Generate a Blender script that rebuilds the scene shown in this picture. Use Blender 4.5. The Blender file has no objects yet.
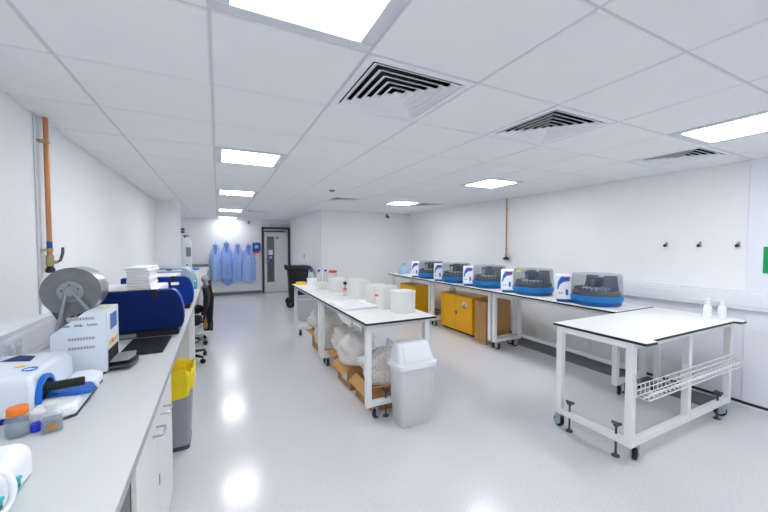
import bpy, bmesh, math, random
from mathutils import Vector, Matrix, noise
PI = math.pi
scene = bpy.context.scene
COL = scene.collection

# ------------------------------------------------------------------ materials
def lin(c):
    out = []
    for v in c:
        v = v / 255.0
        out.append(v / 12.92 if v <= 0.04045 else ((v + 0.055) / 1.055) ** 2.4)
    return (out[0], out[1], out[2], 1.0)

def mat(name, rgb, rough=0.5, metal=0.0, var=0.03, scale=40.0, bump=0.0, bscale=80.0, coat=0.0, spec=0.5,
        alpha=1.0, trans=0.0, emit=0.0, stretch=None):
    m = bpy.data.materials.new(name); m.use_nodes = True
    nt = m.node_tree; n = nt.nodes; l = nt.links
    b = n["Principled BSDF"]
    c = lin(rgb)
    tc = n.new("ShaderNodeTexCoord")
    mp = n.new("ShaderNodeMapping"); l.new(tc.outputs["Object"], mp.inputs[0])
    if stretch: mp.inputs["Scale"].default_value = stretch
    nz = n.new("ShaderNodeTexNoise"); nz.inputs["Scale"].default_value = scale
    l.new(mp.outputs[0], nz.inputs["Vector"])
    mix = n.new("ShaderNodeMix"); mix.data_type = 'RGBA'
    mix.inputs["A"].default_value = tuple(max(0, v * (1 - var)) for v in c[:3]) + (1,)
    mix.inputs["B"].default_value = tuple(min(1, v * (1 + var)) for v in c[:3]) + (1,)
    l.new(nz.outputs["Fac"], mix.inputs["Factor"])
    l.new(mix.outputs["Result"], b.inputs["Base Color"])
    b.inputs["Roughness"].default_value = rough
    b.inputs["Metallic"].default_value = metal
    b.inputs["Specular IOR Level"].default_value = spec
    b.inputs["Coat Weight"].default_value = coat
    if coat: b.inputs["Coat Roughness"].default_value = 0.12
    if bump:
        nb = n.new("ShaderNodeTexNoise"); nb.inputs["Scale"].default_value = bscale
        l.new(mp.outputs[0], nb.inputs["Vector"])
        bp = n.new("ShaderNodeBump"); bp.inputs["Strength"].default_value = bump; bp.inputs["Distance"].default_value = 0.01
        l.new(nb.outputs["Fac"], bp.inputs["Height"]); l.new(bp.outputs[0], b.inputs["Normal"])
    if emit:
        l.new(mix.outputs["Result"], b.inputs["Emission Color"]); b.inputs["Emission Strength"].default_value = emit
    if alpha < 1 or trans > 0:
        out = n["Material Output"]
        tr = n.new("ShaderNodeBsdfTransparent")
        tl = n.new("ShaderNodeBsdfTranslucent"); l.new(mix.outputs["Result"], tl.inputs["Color"])
        ms = n.new("ShaderNodeMixShader"); ms.inputs[0].default_value = trans
        l.new(b.outputs[0], ms.inputs[1]); l.new(tl.outputs[0], ms.inputs[2])
        ma = n.new("ShaderNodeMixShader"); ma.inputs[0].default_value = alpha
        l.new(tr.outputs[0], ma.inputs[1]); l.new(ms.outputs[0], ma.inputs[2])
        l.new(ma.outputs[0], out.inputs["Surface"])
    return m

def emitter(name, rgb, strength):
    m = bpy.data.materials.new(name); m.use_nodes = True
    nt = m.node_tree; n = nt.nodes; l = nt.links
    b = n["Principled BSDF"]
    b.inputs["Base Color"].default_value = lin(rgb)
    tc = n.new("ShaderNodeTexCoord"); nz = n.new("ShaderNodeTexNoise"); nz.inputs["Scale"].default_value = 3
    l.new(tc.outputs["Object"], nz.inputs["Vector"])
    mix = n.new("ShaderNodeMix"); mix.data_type = 'RGBA'
    c = lin(rgb); mix.inputs["A"].default_value = tuple(v * .98 for v in c[:3]) + (1,); mix.inputs["B"].default_value = c
    l.new(nz.outputs["Fac"], mix.inputs["Factor"])
    l.new(mix.outputs["Result"], b.inputs["Emission Color"])
    b.inputs["Emission Strength"].default_value = strength
    return m

WALL = mat("wall_paint", (244, 246, 248), rough=0.6, var=0.012, scale=3, bump=0.03, bscale=250, spec=0.25)
WALLB = mat("wall_paint_bluish", (236, 239, 246), rough=0.55, var=0.012, scale=3, bump=0.03, bscale=250, spec=0.3)
CEIL = mat("ceiling_tile_mineral_fibre", (240, 242, 244), rough=0.9, var=0.02, scale=6, bump=0.12, bscale=400, spec=0.1)
TBAR = mat("ceiling_grid_white", (212, 213, 216), rough=0.5, var=0.01)
PVC = mat("white_pvc", (238, 241, 246), rough=0.35, var=0.01)
PVCG = mat("pale_grey_pvc", (214, 218, 224), rough=0.4, var=0.01)
SKIRT = mat("black_skirting_vinyl", (40, 41, 45), rough=0.5)
SKIRTG = mat("grey_skirting_vinyl", (120, 124, 134), rough=0.5)
COPPER = mat("copper", (204, 140, 96), rough=0.35, metal=0.6, var=0.08, scale=12)
BRASS = mat("brass", (186, 166, 118), rough=0.35, metal=0.6)
STEEL = mat("brushed_steel", (176, 180, 184), rough=0.3, metal=0.9)
FOILSIDE = mat("reel_edge", (116, 120, 123), rough=0.45, metal=0.25, var=0.18, scale=30)
FOIL = mat("foil", (212, 208, 206), rough=0.28, metal=0.85, var=0.1, scale=14)
WHITE = mat("white_laminate", (244, 245, 242), rough=0.35, var=0.008, scale=8)
BLACKEDGE = mat("black_laminate_core", (24, 24, 27), rough=0.5)
FRAME = mat("white_powder_coat", (236, 238, 238), rough=0.4, var=0.01)
GREYTOP = mat("grey_worktop_laminate", (205, 208, 209), rough=0.42, var=0.012, scale=60)
GREYEDGE = mat("grey_worktop_edge", (168, 171, 174), rough=0.5)
CABW = mat("cabinet_white", (232, 232, 228), rough=0.45, var=0.01)
CABG = mat("cabinet_grey", (160, 163, 165), rough=0.5, var=0.02)
CREAM = mat("cream_panel", (226, 224, 214), rough=0.5, var=0.01)
NAVY = mat("navy_hood", (0, 44, 128), rough=0.42, spec=0.25, var=0.06, scale=5)
NAVYD = mat("navy_hood_dark", (0, 30, 94), rough=0.5, spec=0.2, var=0.06, scale=5)
BLACK = mat("black_plastic", (22, 23, 26), rough=0.45, var=0.1)
BLACKM = mat("black_matt", (16, 17, 22), rough=0.7, var=0.1)
DARKG = mat("dark_grey_plastic", (70, 74, 80), rough=0.5)
MIDG = mat("mid_grey_plastic", (140, 146, 152), rough=0.45)
LGREY = mat("light_grey_plastic", (200, 205, 210), rough=0.4)
WPL = mat("white_plastic", (240, 243, 248), rough=0.35, var=0.01)
WPLB = mat("cool_white_metal_case", (222, 230, 240), rough=0.4, var=0.01)
BLUE = mat("bright_blue_plastic", (0, 104, 206), rough=0.35, var=0.04)
ROYAL = mat("royal_blue_cap", (24, 50, 214), rough=0.4)
BASEB = mat("analyser_blue", (0, 116, 190), rough=0.35, var=0.05, scale=6)
BASED = mat("analyser_deep_blue", (0, 80, 146), rough=0.4, var=0.05, scale=6)
PALEB = mat("pale_blue_lid", (176, 192, 214), rough=0.3, alpha=0.85)
SMOKE = mat("smoked_acrylic", (112, 124, 142), rough=0.12, alpha=0.34, var=0.03)
SMOKED = mat("smoked_acrylic_dark", (74, 84, 100), rough=0.25, alpha=0.8, var=0.05)
TEAL = mat("teal_plastic", (20, 178, 184), rough=0.35)
ORANGE = mat("orange_cap", (240, 124, 24), rough=0.4)
RED = mat("red_plastic", (224, 52, 66), rough=0.4)
YELLOW = mat("safety_yellow_paint", (255, 186, 0), rough=0.4, var=0.04, scale=5)
YBAG = mat("yellow_bag", (255, 224, 36), rough=0.35, var=0.08, scale=14, bump=0.4, bscale=24)
YLID = mat("yellow_lid", (252, 198, 24), rough=0.4)
CARD = mat("cardboard", (190, 144, 92), rough=0.8, var=0.08, scale=9)
CARDD = mat("cardboard_inside", (168, 122, 74), rough=0.85, var=0.1, scale=9)
PAPER = mat("white_paper", (242, 240, 242), rough=0.7, var=0.02)
GLASS = mat("clear_glass", (224, 232, 238), rough=0.05, alpha=0.22)
FROST = mat("frosted_polypropylene", (252, 252, 249), rough=0.4, alpha=0.97, trans=0.3, var=0.006)
FROSTC = mat("clear_polypropylene", (236, 240, 238), rough=0.3, alpha=0.55, trans=0.35, var=0.02)
LIQ = mat("blue_liquid", (96, 128, 160), rough=0.1, alpha=0.45)
COAT = [mat("lab_coat_blue_%d" % i, c, rough=0.85, var=0.06, scale=9, bump=0.1, bscale=60) for i, c in
        enumerate([(160, 188, 246), (170, 197, 248), (152, 182, 244), (164, 193, 248)])]
COATD = mat("lab_coat_blue_fold", (120, 148, 222), rough=0.85, var=0.06, scale=9)
SCREEN = mat("lcd_screen", (92, 118, 176), rough=0.2, var=0.1, scale=30, emit=0.12)
GREEN = mat("safety_green", (0, 158, 92), rough=0.4)
SIGNB = mat("mandatory_blue", (16, 78, 170), rough=0.4)
PURPLE = mat("purple_print", (74, 60, 158), rough=0.5)
GREYFAB = mat("grey_fabric", (150, 150, 152), rough=0.9, var=0.15, scale=60, bump=0.2, bscale=120)
BLKFAB = mat("black_fabric", (20, 21, 24), rough=0.9, var=0.2, scale=20, bump=0.3, bscale=60)
TAN = mat("tan_leatherette", (172, 128, 84), rough=0.6, var=0.08)
GASH = mat("vision_panel_dark", (98, 104, 102), rough=0.15, var=0.15, scale=6)
DOORP = mat("door_paint", (222, 223, 224), rough=0.45, var=0.008)
DOORF = mat("door_frame_dark", (58, 58, 62), rough=0.45)
LIGHT = emitter("led_diffuser", (251, 253, 255), 7.5)
LIGHTF = emitter("led_diffuser_dimmer", (255, 255, 255), 3.4)
SHELFW = mat("wire_white", (236, 238, 236), rough=0.35)

# bag: clear film with specks of brown caps inside
def bag_mat(name, spots):
    m = mat(name, (250, 250, 250), rough=0.18, alpha=0.66, trans=0.25, var=0.004, bump=0.2, bscale=22)
    nt = m.node_tree; n = nt.nodes; l = nt.links
    b = n["Principled BSDF"]
    tc = n.new("ShaderNodeTexCoord")
    vo = n.new("ShaderNodeTexVoronoi"); vo.inputs["Scale"].default_value = 34
    l.new(tc.outputs["Object"], vo.inputs["Vector"])
    rp = n.new("ShaderNodeValToRGB")
    rp.color_ramp.elements[0].position = 0.16; rp.color_ramp.elements[0].color = lin(spots)
    rp.color_ramp.elements[1].position = 0.30; rp.color_ramp.elements[1].color = lin((252, 251, 250))
    l.new(vo.outputs["Distance"], rp.inputs[0])
    l.new(rp.outputs[0], b.inputs["Base Color"])
    return m
BAG = bag_mat("clear_bag_of_brown_caps", (176, 146, 130))
BAGW = bag_mat("clear_bag_of_white_tubes", (222, 214, 208))

# floor: pale speckled vinyl with a soft sheen
def floor_mat():
    m = bpy.data.materials.new("speckled_vinyl_floor"); m.use_nodes = True
    nt = m.node_tree; n = nt.nodes; l = nt.links; b = n["Principled BSDF"]
    tc = n.new("ShaderNodeTexCoord")
    n1 = n.new("ShaderNodeTexNoise"); n1.inputs["Scale"].default_value = 130; n1.inputs["Detail"].default_value = 2
    n2 = n.new("ShaderNodeTexNoise"); n2.inputs["Scale"].default_value = 1.2; n2.inputs["Detail"].default_value = 3
    l.new(tc.outputs["Object"], n1.inputs["Vector"]); l.new(tc.outputs["Object"], n2.inputs["Vector"])
    r = n.new("ShaderNodeValToRGB")
    r.color_ramp.elements[0].position = .36; r.color_ramp.elements[0].color = lin((211, 211, 216))
    r.color_ramp.elements[1].position = .62; r.color_ramp.elements[1].color = lin((230, 230, 234))
    l.new(n1.outputs["Fac"], r.inputs[0])
    mx = n.new("ShaderNodeMix"); mx.data_type = 'RGBA'; mx.blend_type = 'MULTIPLY'
    mx.inputs["Factor"].default_value = 0.10
    l.new(r.outputs[0], mx.inputs["A"]); l.new(n2.outputs["Fac"], mx.inputs["B"])
    l.new(mx.outputs["Result"], b.inputs["Base Color"])
    mr = n.new("ShaderNodeMapRange"); mr.inputs["To Min"].default_value = .15; mr.inputs["To Max"].default_value = .2
    l.new(n2.outputs["Fac"], mr.inputs[0]); l.new(mr.outputs[0], b.inputs["Roughness"])
    b.inputs["Specular IOR Level"].default_value = 0.6
    bp = n.new("ShaderNodeBump"); bp.inputs["Strength"].default_value = .02
    l.new(n1.outputs["Fac"], bp.inputs["Height"]); l.new(bp.outputs[0], b.inputs["Normal"])
    return m
FLOOR = floor_mat()

# ------------------------------------------------------------------ mesh helpers
class M:
    def __init__(s): s.bm = bmesh.new(); s.T = Matrix.Identity(4); s.mi = 0
    def _put(s, verts, faces):
        vs = [s.bm.verts.new(s.T @ Vector(v)) for v in verts]
        for f in faces:
            try:
                fc = s.bm.faces.new([vs[i] for i in f]); fc.material_index = s.mi
            except ValueError: pass
        return s
    def box(s, x0, x1, y0, y1, z0, z1):
        v = [(x, y, z) for z in (z0, z1) for y in (y0, y1) for x in (x0, x1)]
        return s._put(v, [(0, 2, 3, 1), (4, 5, 7, 6), (0, 1, 5, 4), (2, 6, 7, 3), (0, 4, 6, 2), (1, 3, 7, 5)])
    def loft(s, rings, cap0=True, cap1=True, closed=True):
        n = len(rings[0]); v = [p for r in rings for p in r]; f = []
        for i in range(len(rings) - 1):
            for j in range(n if closed else n - 1):
                k = (j + 1) % n
                f.append((i * n + j, i * n + k, (i + 1) * n + k, (i + 1) * n + j))
        if cap0 and closed: f.append(tuple(reversed(range(n))))
        if cap1 and closed: f.append(tuple((len(rings) - 1) * n + j for j in range(n)))
        return s._put(v, f)
    def cyl(s, p0, p1, r, r2=None, seg=20):
        return s.tube([p0, p1], [r, r if r2 is None else r2], seg)
    def tube(s, pts, r, seg=10, closed=False):
        pts = [Vector(p) for p in pts]; N = len(pts)
        rs = r if isinstance(r, (list, tuple)) else [r] * N
        rings = []; up = None
        for i, p in enumerate(pts):
            if closed: t = pts[(i + 1) % N] - pts[i - 1]
            else: t = pts[min(i + 1, N - 1)] - pts[max(i - 1, 0)]
            t.normalize()
            if up is None:
                up = Vector((0, 0, 1)) if abs(t.z) < .9 else Vector((1, 0, 0))
            a = t.cross(up)
            if a.length < 1e-5: a = t.orthogonal()
            a.normalize(); b = a.cross(t).normalized(); up = b
            rings.append([tuple(p + (a * math.cos(q) + b * math.sin(q)) * rs[i]) for q in [2 * PI * k / seg for k in range(seg)]])
        if closed:
            rings.append(rings[0]); return s.loft(rings, False, False)
        return s.loft(rings)
    def lathe(s, prof, c=(0, 0, 0), seg=28, axis='Z', caps=True):
        rings = []
        for r, z in prof:
            ring = []
            for k in range(seg):
                a = 2 * PI * k / seg; u, w = max(r, 1e-4) * math.cos(a), max(r, 1e-4) * math.sin(a)
                p = {'Z': (u, w, z), 'Y': (w, z, u), 'X': (z, u, w)}[axis]
                ring.append((c[0] + p[0], c[1] + p[1], c[2] + p[2]))
            rings.append(ring)
        return s.loft(rings, caps, caps)
    def prism(s, poly, axis, a0, a1):
        def p(u, w, a): return {'X': (a, u, w), 'Y': (u, a, w), 'Z': (u, w, a)}[axis]
        return s.loft([[p(u, w, a0) for u, w in poly], [p(u, w, a1) for u, w in poly]])
    def rbox(s, cx, cy, w, d, z0, z1, rad=.03, taper=1.0, seg=5, n=2):
        rings = []
        for i in range(n):
            t = i / (n - 1); k = 1 + (taper - 1) * t
            rings.append([(cx + x, cy + y, z0 + (z1 - z0) * t) for x, y in rrect(w * k, d * k, rad, seg)])
        return s.loft(rings)
    def sphere(s, c, r, seg=16, sc=(1, 1, 1)):
        n = seg // 2
        rings = []
        for i in range(n + 1):
            a = PI * i / n; rr = max(math.sin(a), 1e-3)
            rings.append([(c[0] + r * sc[0] * rr * math.cos(2 * PI * k / seg), c[1] + r * sc[1] * rr * math.sin(2 * PI * k / seg),
                           c[2] - r * sc[2] * math.cos(a)) for k in range(seg)])
        return s.loft(rings)

def smooth_path(pts, n=8):
    P = [Vector(p) for p in pts]; P = [P[0] * 2 - P[1]] + P + [P[-1] * 2 - P[-2]]; out = []
    for i in range(1, len(P) - 2):
        a, b, c, d = P[i - 1:i + 3]
        for k in range(n):
            t = k / n
            out.append(.5 * ((2 * b) + (c - a) * t + (2 * a - 5 * b + 4 * c - d) * t * t + (3 * b - a - 3 * c + d) * t ** 3))
    out.append(P[-2]); return out

def rrect(w, d, r, seg=5):
    r = min(r, w / 2 - 1e-4, d / 2 - 1e-4); out = []
    for qx, qy, a0 in ((1, 1, 0), (-1, 1, PI / 2), (-1, -1, PI), (1, -1, 3 * PI / 2)):
        for i in range(seg + 1):
            a = a0 + PI / 2 * i / seg
            out.append((qx * (w / 2 - r) + r * math.cos(a), qy * (d / 2 - r) + r * math.sin(a)))
    return out

def obj(name, m, mats, parent=None, bevel=0.0, angle=35, loc=None, smooth=True):
    bm = m.bm
    bmesh.ops.recalc_face_normals(bm, faces=bm.faces[:])
    me = bpy.data.meshes.new(name)
    bm.to_mesh(me); bm.free()
    for mm in (mats if isinstance(mats, (list, tuple)) else [mats]): me.materials.append(mm)
    if smooth:
        for p in me.polygons: p.use_smooth = True
        me.set_sharp_from_angle(angle=math.radians(angle))
    o = bpy.data.objects.new(name, me); COL.objects.link(o)
    if parent is not None: o.parent = parent
    if loc: o.location = loc
    if bevel:
        md = o.modifiers.new("edge_bevel", 'BEVEL'); md.width = bevel; md.segments = 2; md.limit_method = 'ANGLE'
        md.angle_limit = math.radians(40)
    return o

def tag(o, label, cat, group=None):
    o['label'] = label; o['category'] = cat
    if group: o['group'] = group
    return o

def thing(name, label, cat, loc=(0, 0, 0), rz=0.0, group=None):
    o = bpy.data.objects.new(name, None); COL.objects.link(o)
    o.empty_display_size = 0.1
    o.location = loc; o.rotation_euler = (0, 0, rz)
    return tag(o, label, cat, group)

def struct(name, m, mats, parent=None, **k):
    o = obj(name, m, mats, parent, **k)
    if parent is None: o['kind'] = 'structure'
    return o

def copy_tree(o, parent=None):
    c = o.copy(); COL.objects.link(c)
    if parent is not None: c.parent = parent
    for ch in list(o.children): copy_tree(ch, c)
    return c

def arc(cx, cy, r, a0, a1, n):
    return [(cx + r * math.cos(a0 + (a1 - a0) * i / n), cy + r * math.sin(a0 + (a1 - a0) * i / n)) for i in range(n + 1)]

# ------------------------------------------------------------------ room shell
H = 2.392; XL, XR, YB, YF, XA, YN = -1.01, 4.62, 11.6, 7.8, 2.2, -3.0
struct('floor', M().box(XL, XR, YN, YB, -0.1, 0), FLOOR)
struct('wall_left', M().box(XL - .1, XL, YN - .1, YB + .1, 0, H + .2), WALL)
struct('wall_right', M().box(XR, XR + .1, YN - .1, YF + .1, 0, H + .2), WALL)
struct('wall_near', M().box(XL, XR, YN - .1, YN, 0, H + .2), WALL)
struct('wall_back', M().box(XL, XA + .1, YB, YB + .1, 0, H + .2), WALL)
struct('wall_far_right', M().box(XA, XR, YF, YF + .1, 0, H + .2), WALL)
struct('wall_passage', M().box(XA, XA + .1, YF + .1, YB, 0, H + .2), WALL)
struct('wall_pillar', M().box(XL, -.67, 7.45, 7.95, 0, H + .2), WALL)
# lower part of the right wall stands 4 cm proud below a ledge, and full height beyond the recess
struct('trim_1', M().box(4.57, XR, YN, 1.36, 0, H + .2).box(4.58, XR, 1.36, 2.9, 0, 1.13), WALLB, bevel=.004)
g = lambda i: -.6144 + .6 * i
gy = lambda j: 1.335 + .6 * j
LIGHTS = [(1, -1), (1, 3), (1, 7), (1, 12), (1, 16), (6, -1), (6, 3), (6, 7), (1, -5), (6, -5)]
VENTS = [(2, 0), (4, 0), (7, 0), (4, 7), (7, 7), (2, 12)]
def ceiling():
    m = M(); m.mi = 1
    m.box(XL, XR, YN, YB, H + .16, H + .2)
    for i in range(0, 10):
        if XL < g(i) < XR: m.box(g(i) - .012, g(i) + .012, YN, YB, H + .003, H + .02)
    for j in range(-7, 18): m.box(XL, XR, gy(j) - .012, gy(j) + .012, H + .0036, H + .0201)
    m.box(XL, XL + .02, YN, YB, H, H + .02); m.box(XR - .02, XR, YN, YF, H, H + .02)
    m.box(XA, XR, YF - .02, YF, H, H + .02); m.box(XL, XA, YB - .02, YB, H, H + .02)
    m.mi = 0
    for i in range(-1, 9):
        for j in range(-8, 18):
            if (i, j) in LIGHTS or (i, j) in VENTS: continue
            x0, x1, y0, y1 = max(g(i) + .0065, XL), min(g(i + 1) - .0065, XR), max(gy(j) + .0065, YN), min(gy(j + 1) - .0065, YB)
            if x1 - x0 < .03 or y1 - y0 < .03: continue
            if x0 > XA and y0 > YF: continue
            e = .004
            m.loft([[(x0 + e, y0 + e, H - .003), (x1 - e, y0 + e, H - .003), (x1 - e, y1 - e, H - .003), (x0 + e, y1 - e, H - .003)],
                    [(x0, y0, H + .002), (x1, y0, H + .002), (x1, y1, H + .002), (x0, y1, H + .002)],
                    [(x0, y0, H + .02), (x1, y0, H + .02), (x1, y1, H + .02), (x0, y1, H + .02)]])
    return struct('ceiling', m, [CEIL, TBAR], smooth=False)
ceiling()

def frame_ring(m, h0, h1, z0, z1):           # square ring, outer half h1, inner half h0
    m.box(-h1, h1, -h1, -h0, z0, z1); m.box(-h1, h1, h0, h1, z0, z1)
    m.box(-h1, -h0, -h0, h0, z0, z1); m.box(h0, h1, -h0, h0, z0, z1)
    return m
light_labels = {
    (1, -1): 'nearest square LED panel of the left row, cut by the top edge',
    (1, 3): 'second square LED panel of the left row, above the island bench side',
    (1, 7): 'third square LED panel of the left row, counted from the camera',
    (1, 12): 'fourth LED panel of the left row, small and far off',
    (1, 16): 'farthest LED panel, right against the back wall with the coats',
    (6, -1): 'LED panel of the right row at the right edge of the photo',
    (6, 3): 'second LED panel of the right row, over the blue analysers',
    (6, 7): 'farthest LED panel of the right row, beside a small ceiling vent',
    (1, -5): 'square LED panel behind the camera over the left bench',
    (6, -5): 'square LED panel behind the camera near the right wall'}
for c in LIGHTS:
    t = thing('ceiling_light', light_labels[c], 'ceiling light', (g(c[0]) + .3, gy(c[1]) + .3, H - .006), group='square LED ceiling panels')
    m = frame_ring(M(), .236, .291, 0, .02)
    obj('frame', m, PVCG, t, bevel=.003)
    obj('diffuser', M().box(-.236, .236, -.236, .236, .004, .012), LIGHT if c != (1, 16) else LIGHTF, t)
vent_labels = {
    (2, 0): 'largest square air diffuser with black slots, nearest the big light panel',
    (4, 0): 'middle of the three near air diffusers, left of the right light panel',
    (7, 0): 'rightmost near air diffuser, close to the right wall',
    (4, 7): 'far small air diffuser in the middle of the ceiling, by the smoke detector',
    (7, 7): 'far small air diffuser beside the distant right light panel',
    (2, 12): 'farthest air diffuser, beside the fourth light panel of the left row'}
for c in VENTS:
    t = thing('ceiling_vent', vent_labels[c], 'air vent', (g(c[0]) + .3, gy(c[1]) + .3, H - .004), group='square four-way air diffusers')
    obj('frame', frame_ring(M(), .254, .291, 0, .014), PVC, t, bevel=.003)
    m = M(); m.box(-.28, .28, -.28, .28, .12, .14)
    for a, b, d, e in ((-.28, -.27, -.28, .28), (.27, .28, -.28, .28), (-.27, .27, -.28, -.27), (-.27, .27, .27, .28)): m.box(a, b, d, e, .014, .12)
    obj('duct_box', m, BLACKM, t)
    for k in range(6):
        a = .247 - k * .0425
        m = M(); b = a - .034
        r0 = [(-a, -a, .0), (a, -a, .0), (a, a, .0), (-a, a, .0)]
        r0b = [(x, y, .004) for x, y, z in r0]
        q = max(b, .004)
        r1 = [(-q, -q, .02), (q, -q, .02), (q, q, .02), (-q, q, .02)]
        q2 = max(q - .001, .002)
        r2 = [(-q2, -q2, .024), (q2, -q2, .024), (q2, q2, .024), (-q2, q2, .024)]
        a2 = a - .007
        r3 = [(-a2, -a2, 0), (a2, -a2, 0), (a2, a2, 0), (-a2, a2, 0)]
        m.loft([r0, r1, r2, r3, r0], False, False)
        obj('louvre', m, PVC, t, smooth=False)
t = thing('smoke_detector', 'small round smoke detector on the ceiling among the far tiles', 'smoke detector', (1.52, 4.80, H - .04))
obj('detector_base', M().lathe([(.055, .026), (.055, .037)], seg=24), WPL, t)
obj('detector_head', M().lathe([(.02, 0), (.036, .006), (.044, .026)], seg=24), MIDG, t)
t = thing('motion_sensor', 'small grey sensor high on the back wall above the coats', 'sensor', (.9, YB - .04, 2.30))
obj('bracket', M().box(-.015, .015, 0, .04, .0, .03), MIDG, t)
obj('sensor_head', M().rbox(0, -.01, .07, .05, -.06, .03, .02), MIDG, t, bevel=.006)
t = thing('security_camera', 'small dark camera under the ceiling in the far right corner', 'camera', (3.92, YF - .06, 2.28))
obj('mount', M().cyl((0, .06, .09), (0, 0, .06), .012), MIDG, t)
obj('camera_head', M().cyl((0, .03, .03), (-.01, -.07, -.01), .032, .03), DARKG, t)

struct('floor_strip_dark', M().box(4.22, 4.607, 1.5, 7.0, 0, .004), mat('dark_grey_floor_strip', (112, 114, 120), rough=.5))  # thin dark grey strip over the floor along the right wall
# skirtings and cable trunking
struct('baseboard_back', M().box(XL, 1.27, YB - .012, YB, 0, .09), SKIRTG, bevel=.003)
struct('baseboard_right', M().box(4.565, XR - .001, 1.0, 1.36, .03, .055).box(4.572, XR - .001, 1.36, 2.9, .03, .055).box(4.61, XR, 2.9, YF, .03, .055), SKIRT)
struct('baseboard_far_right', M().box(XA, XR, YF - .01, YF, .03, .055), SKIRT)
struct('baseboard_passage', M().box(XA - .01, XA, YF, YB, .03, .09), SKIRTG)
m = M(); m.box(XL, -.952, .3, 7.45, .95, 1.135); m.box(-.952, -.946, .3, 7.45, .985, 1.105)
m.box(XL, -.93, .3, 7.45, .902, .94)
struct('trim_2', m, PVC, bevel=.003)
m = M(); m.box(4.528, 4.569, 1.0, 2.9, .955, 1.11); m.box(4.522, 4.528, 1.0, 2.9, .985, 1.08)
struct('trim_3', m, PVC, bevel=.003)
for i, (y, lab) in enumerate(((2.36, 'white double socket on the left trunking, nearest the camera'), (2.15, 'white double socket on the left trunking behind the white instrument'))):
    t = thing('wall_socket', lab, 'socket', (-.946, y, 1.045), group='sockets on the left trunking')
    obj('plate', M().box(0, .009, -.073, .073, -.043, .043), PVCG, t, bevel=.003)
    for k in (-1, 1):
        obj('switch', M().box(.009, .014, k * .03 - .012, k * .03 + .012, .012, .03), WPL, t, bevel=.001)
        obj('socket_face', M().box(.009, .0105, k * .036 - .018, k * .036 + .018, -.034, .004), LGREY, t)

# door
DX0, DX1 = 1.285, 2.175
d = struct('door_1', M().box(DX0 + .075, DX1 - .075, YB - .05, YB - .008, .01, 2.04), DOORP, bevel=.003)
m = M(); m.box(DX0, DX0 + .06, YB - .07, YB, 0, 2.15); m.box(DX1 - .06, DX1, YB - .07, YB, 0, 2.15); m.box(DX0, DX1, YB - .07, YB, 2.085, 2.15)
struct('door_frame', m, DOORF, d, bevel=.003)
m = M(); m.box(1.45, 1.655, YB - .056, YB - .05, .36, 1.83)
struct('vision_panel', m, GASH, d, bevel=.001)
m = frame = M()
m.box(1.435, 1.45, YB - .06, YB - .05, .345, 1.845); m.box(1.655, 1.67, YB - .06, YB - .05, .345, 1.845)
m.box(1.45, 1.655, YB - .06, YB - .05, 1.83, 1.845); m.box(1.45, 1.655, YB - .06, YB - .05, .345, .36)
struct('vision_panel_bead', m, MIDG, d)
m = M(); m.box(1.485, 1.62, YB - .0585, YB - .0565, 1.24, 1.40); m.mi = 1; m.box(1.485, 1.62, YB - .0585, YB - .0565, 1.03, 1.235)
m.mi = 0; m.lathe([(.045, -.0015), (.045, 0)], (1.552, YB - .0585, 1.15), axis='Y'); m.mi = 1
m.lathe([(.018, -.002), (.018, 0)], (1.552, YB - .0595, 1.165), axis='Y'); m.box(1.53, 1.575, YB - .0615, YB - .0595, 1.115, 1.145)
struct('notice', m, [PAPER, PURPLE], d)
m = M(); m.lathe([(.042, -.003), (.042, 0)], (1.77, YB - .05, 1.80), axis='Y'); m.mi = 1
m.box(1.765, 1.775, YB - .0545, YB - .053, 1.78, 1.81); m.lathe([(.008, -.004), (.008, 0)], (1.77, YB - .051, 1.82), axis='Y')
struct('door_sign', m, [SIGNB, PAPER], d)
m = M(); m.box(1.37, 2.02, YB - .11, YB - .05, 1.985, 2.03)
struct('door_closer', m, DOORF, d, bevel=.006)
struct('closer_arm', M().tube([(2.0, YB - .09, 2.02), (2.07, YB - .13, 1.96), (2.1, YB - .07, 1.86)], .009), STEEL, d)
m = M(); m.box(1.4, 1.425, YB - .056, YB - .05, .93, 1.13)
struct('handle_plate', m, STEEL, d, bevel=.002)
struct('handle', M().tube([(1.412, YB - .05, 1.06), (1.412, YB - .1, 1.06), (1.52, YB - .1, 1.06)], .009), STEEL, d)
m = M(); m.box(1.53, 2.16, YB - .09, YB, 2.155, 2.25)
tag(obj('door_header_box', m, LGREY, bevel=.006), 'pale grey header box fixed to the wall above the door', 'box')

# ---- things on the far walls
t = thing('wall_dispenser', 'dark blue wall dispenser with white pictogram beside the door', 'dispenser', (1.115, YB, 1.30))
obj('casing', M().box(-.115, .115, -.09, 0, .06, .34), SIGNB, t, bevel=.02)
m = M(); m.box(-.075, .075, -.0935, -.0905, .13, .285)
obj('front_panel', m, mat('dispenser_mid_blue', (44, 104, 196), rough=.4), t, bevel=.004)
m = M(); m.box(-.05, .05, -.0965, -.0936, .205, .222); m.box(-.05, .05, -.0965, -.0936, .165, .18); m.box(-.05, -.036, -.0965, -.0936, .18, .205); m.box(.036, .05, -.0965, -.0936, .18, .205)
m.prism([(-.03, .245), (.03, .245), (.045, .225), (-.045, .225)], 'Y', -.0965, -.0936)
obj('pictogram', m, PAPER, t)
obj('tray', M().box(-.085, .085, -.08, 0, .0, .058), RED, t, bevel=.012)
t = thing('light_switch', 'small grey switch on the passage wall above the black bin', 'switch', (XA, 9.55, 1.25))
obj('switch_plate', M().box(-.012, 0, -.04, .04, -.075, .075), LGREY, t, bevel=.004)
obj('rocker', M().box(-.018, -.012, -.018, .018, -.05, .05), DARKG, t, bevel=.003)

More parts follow.
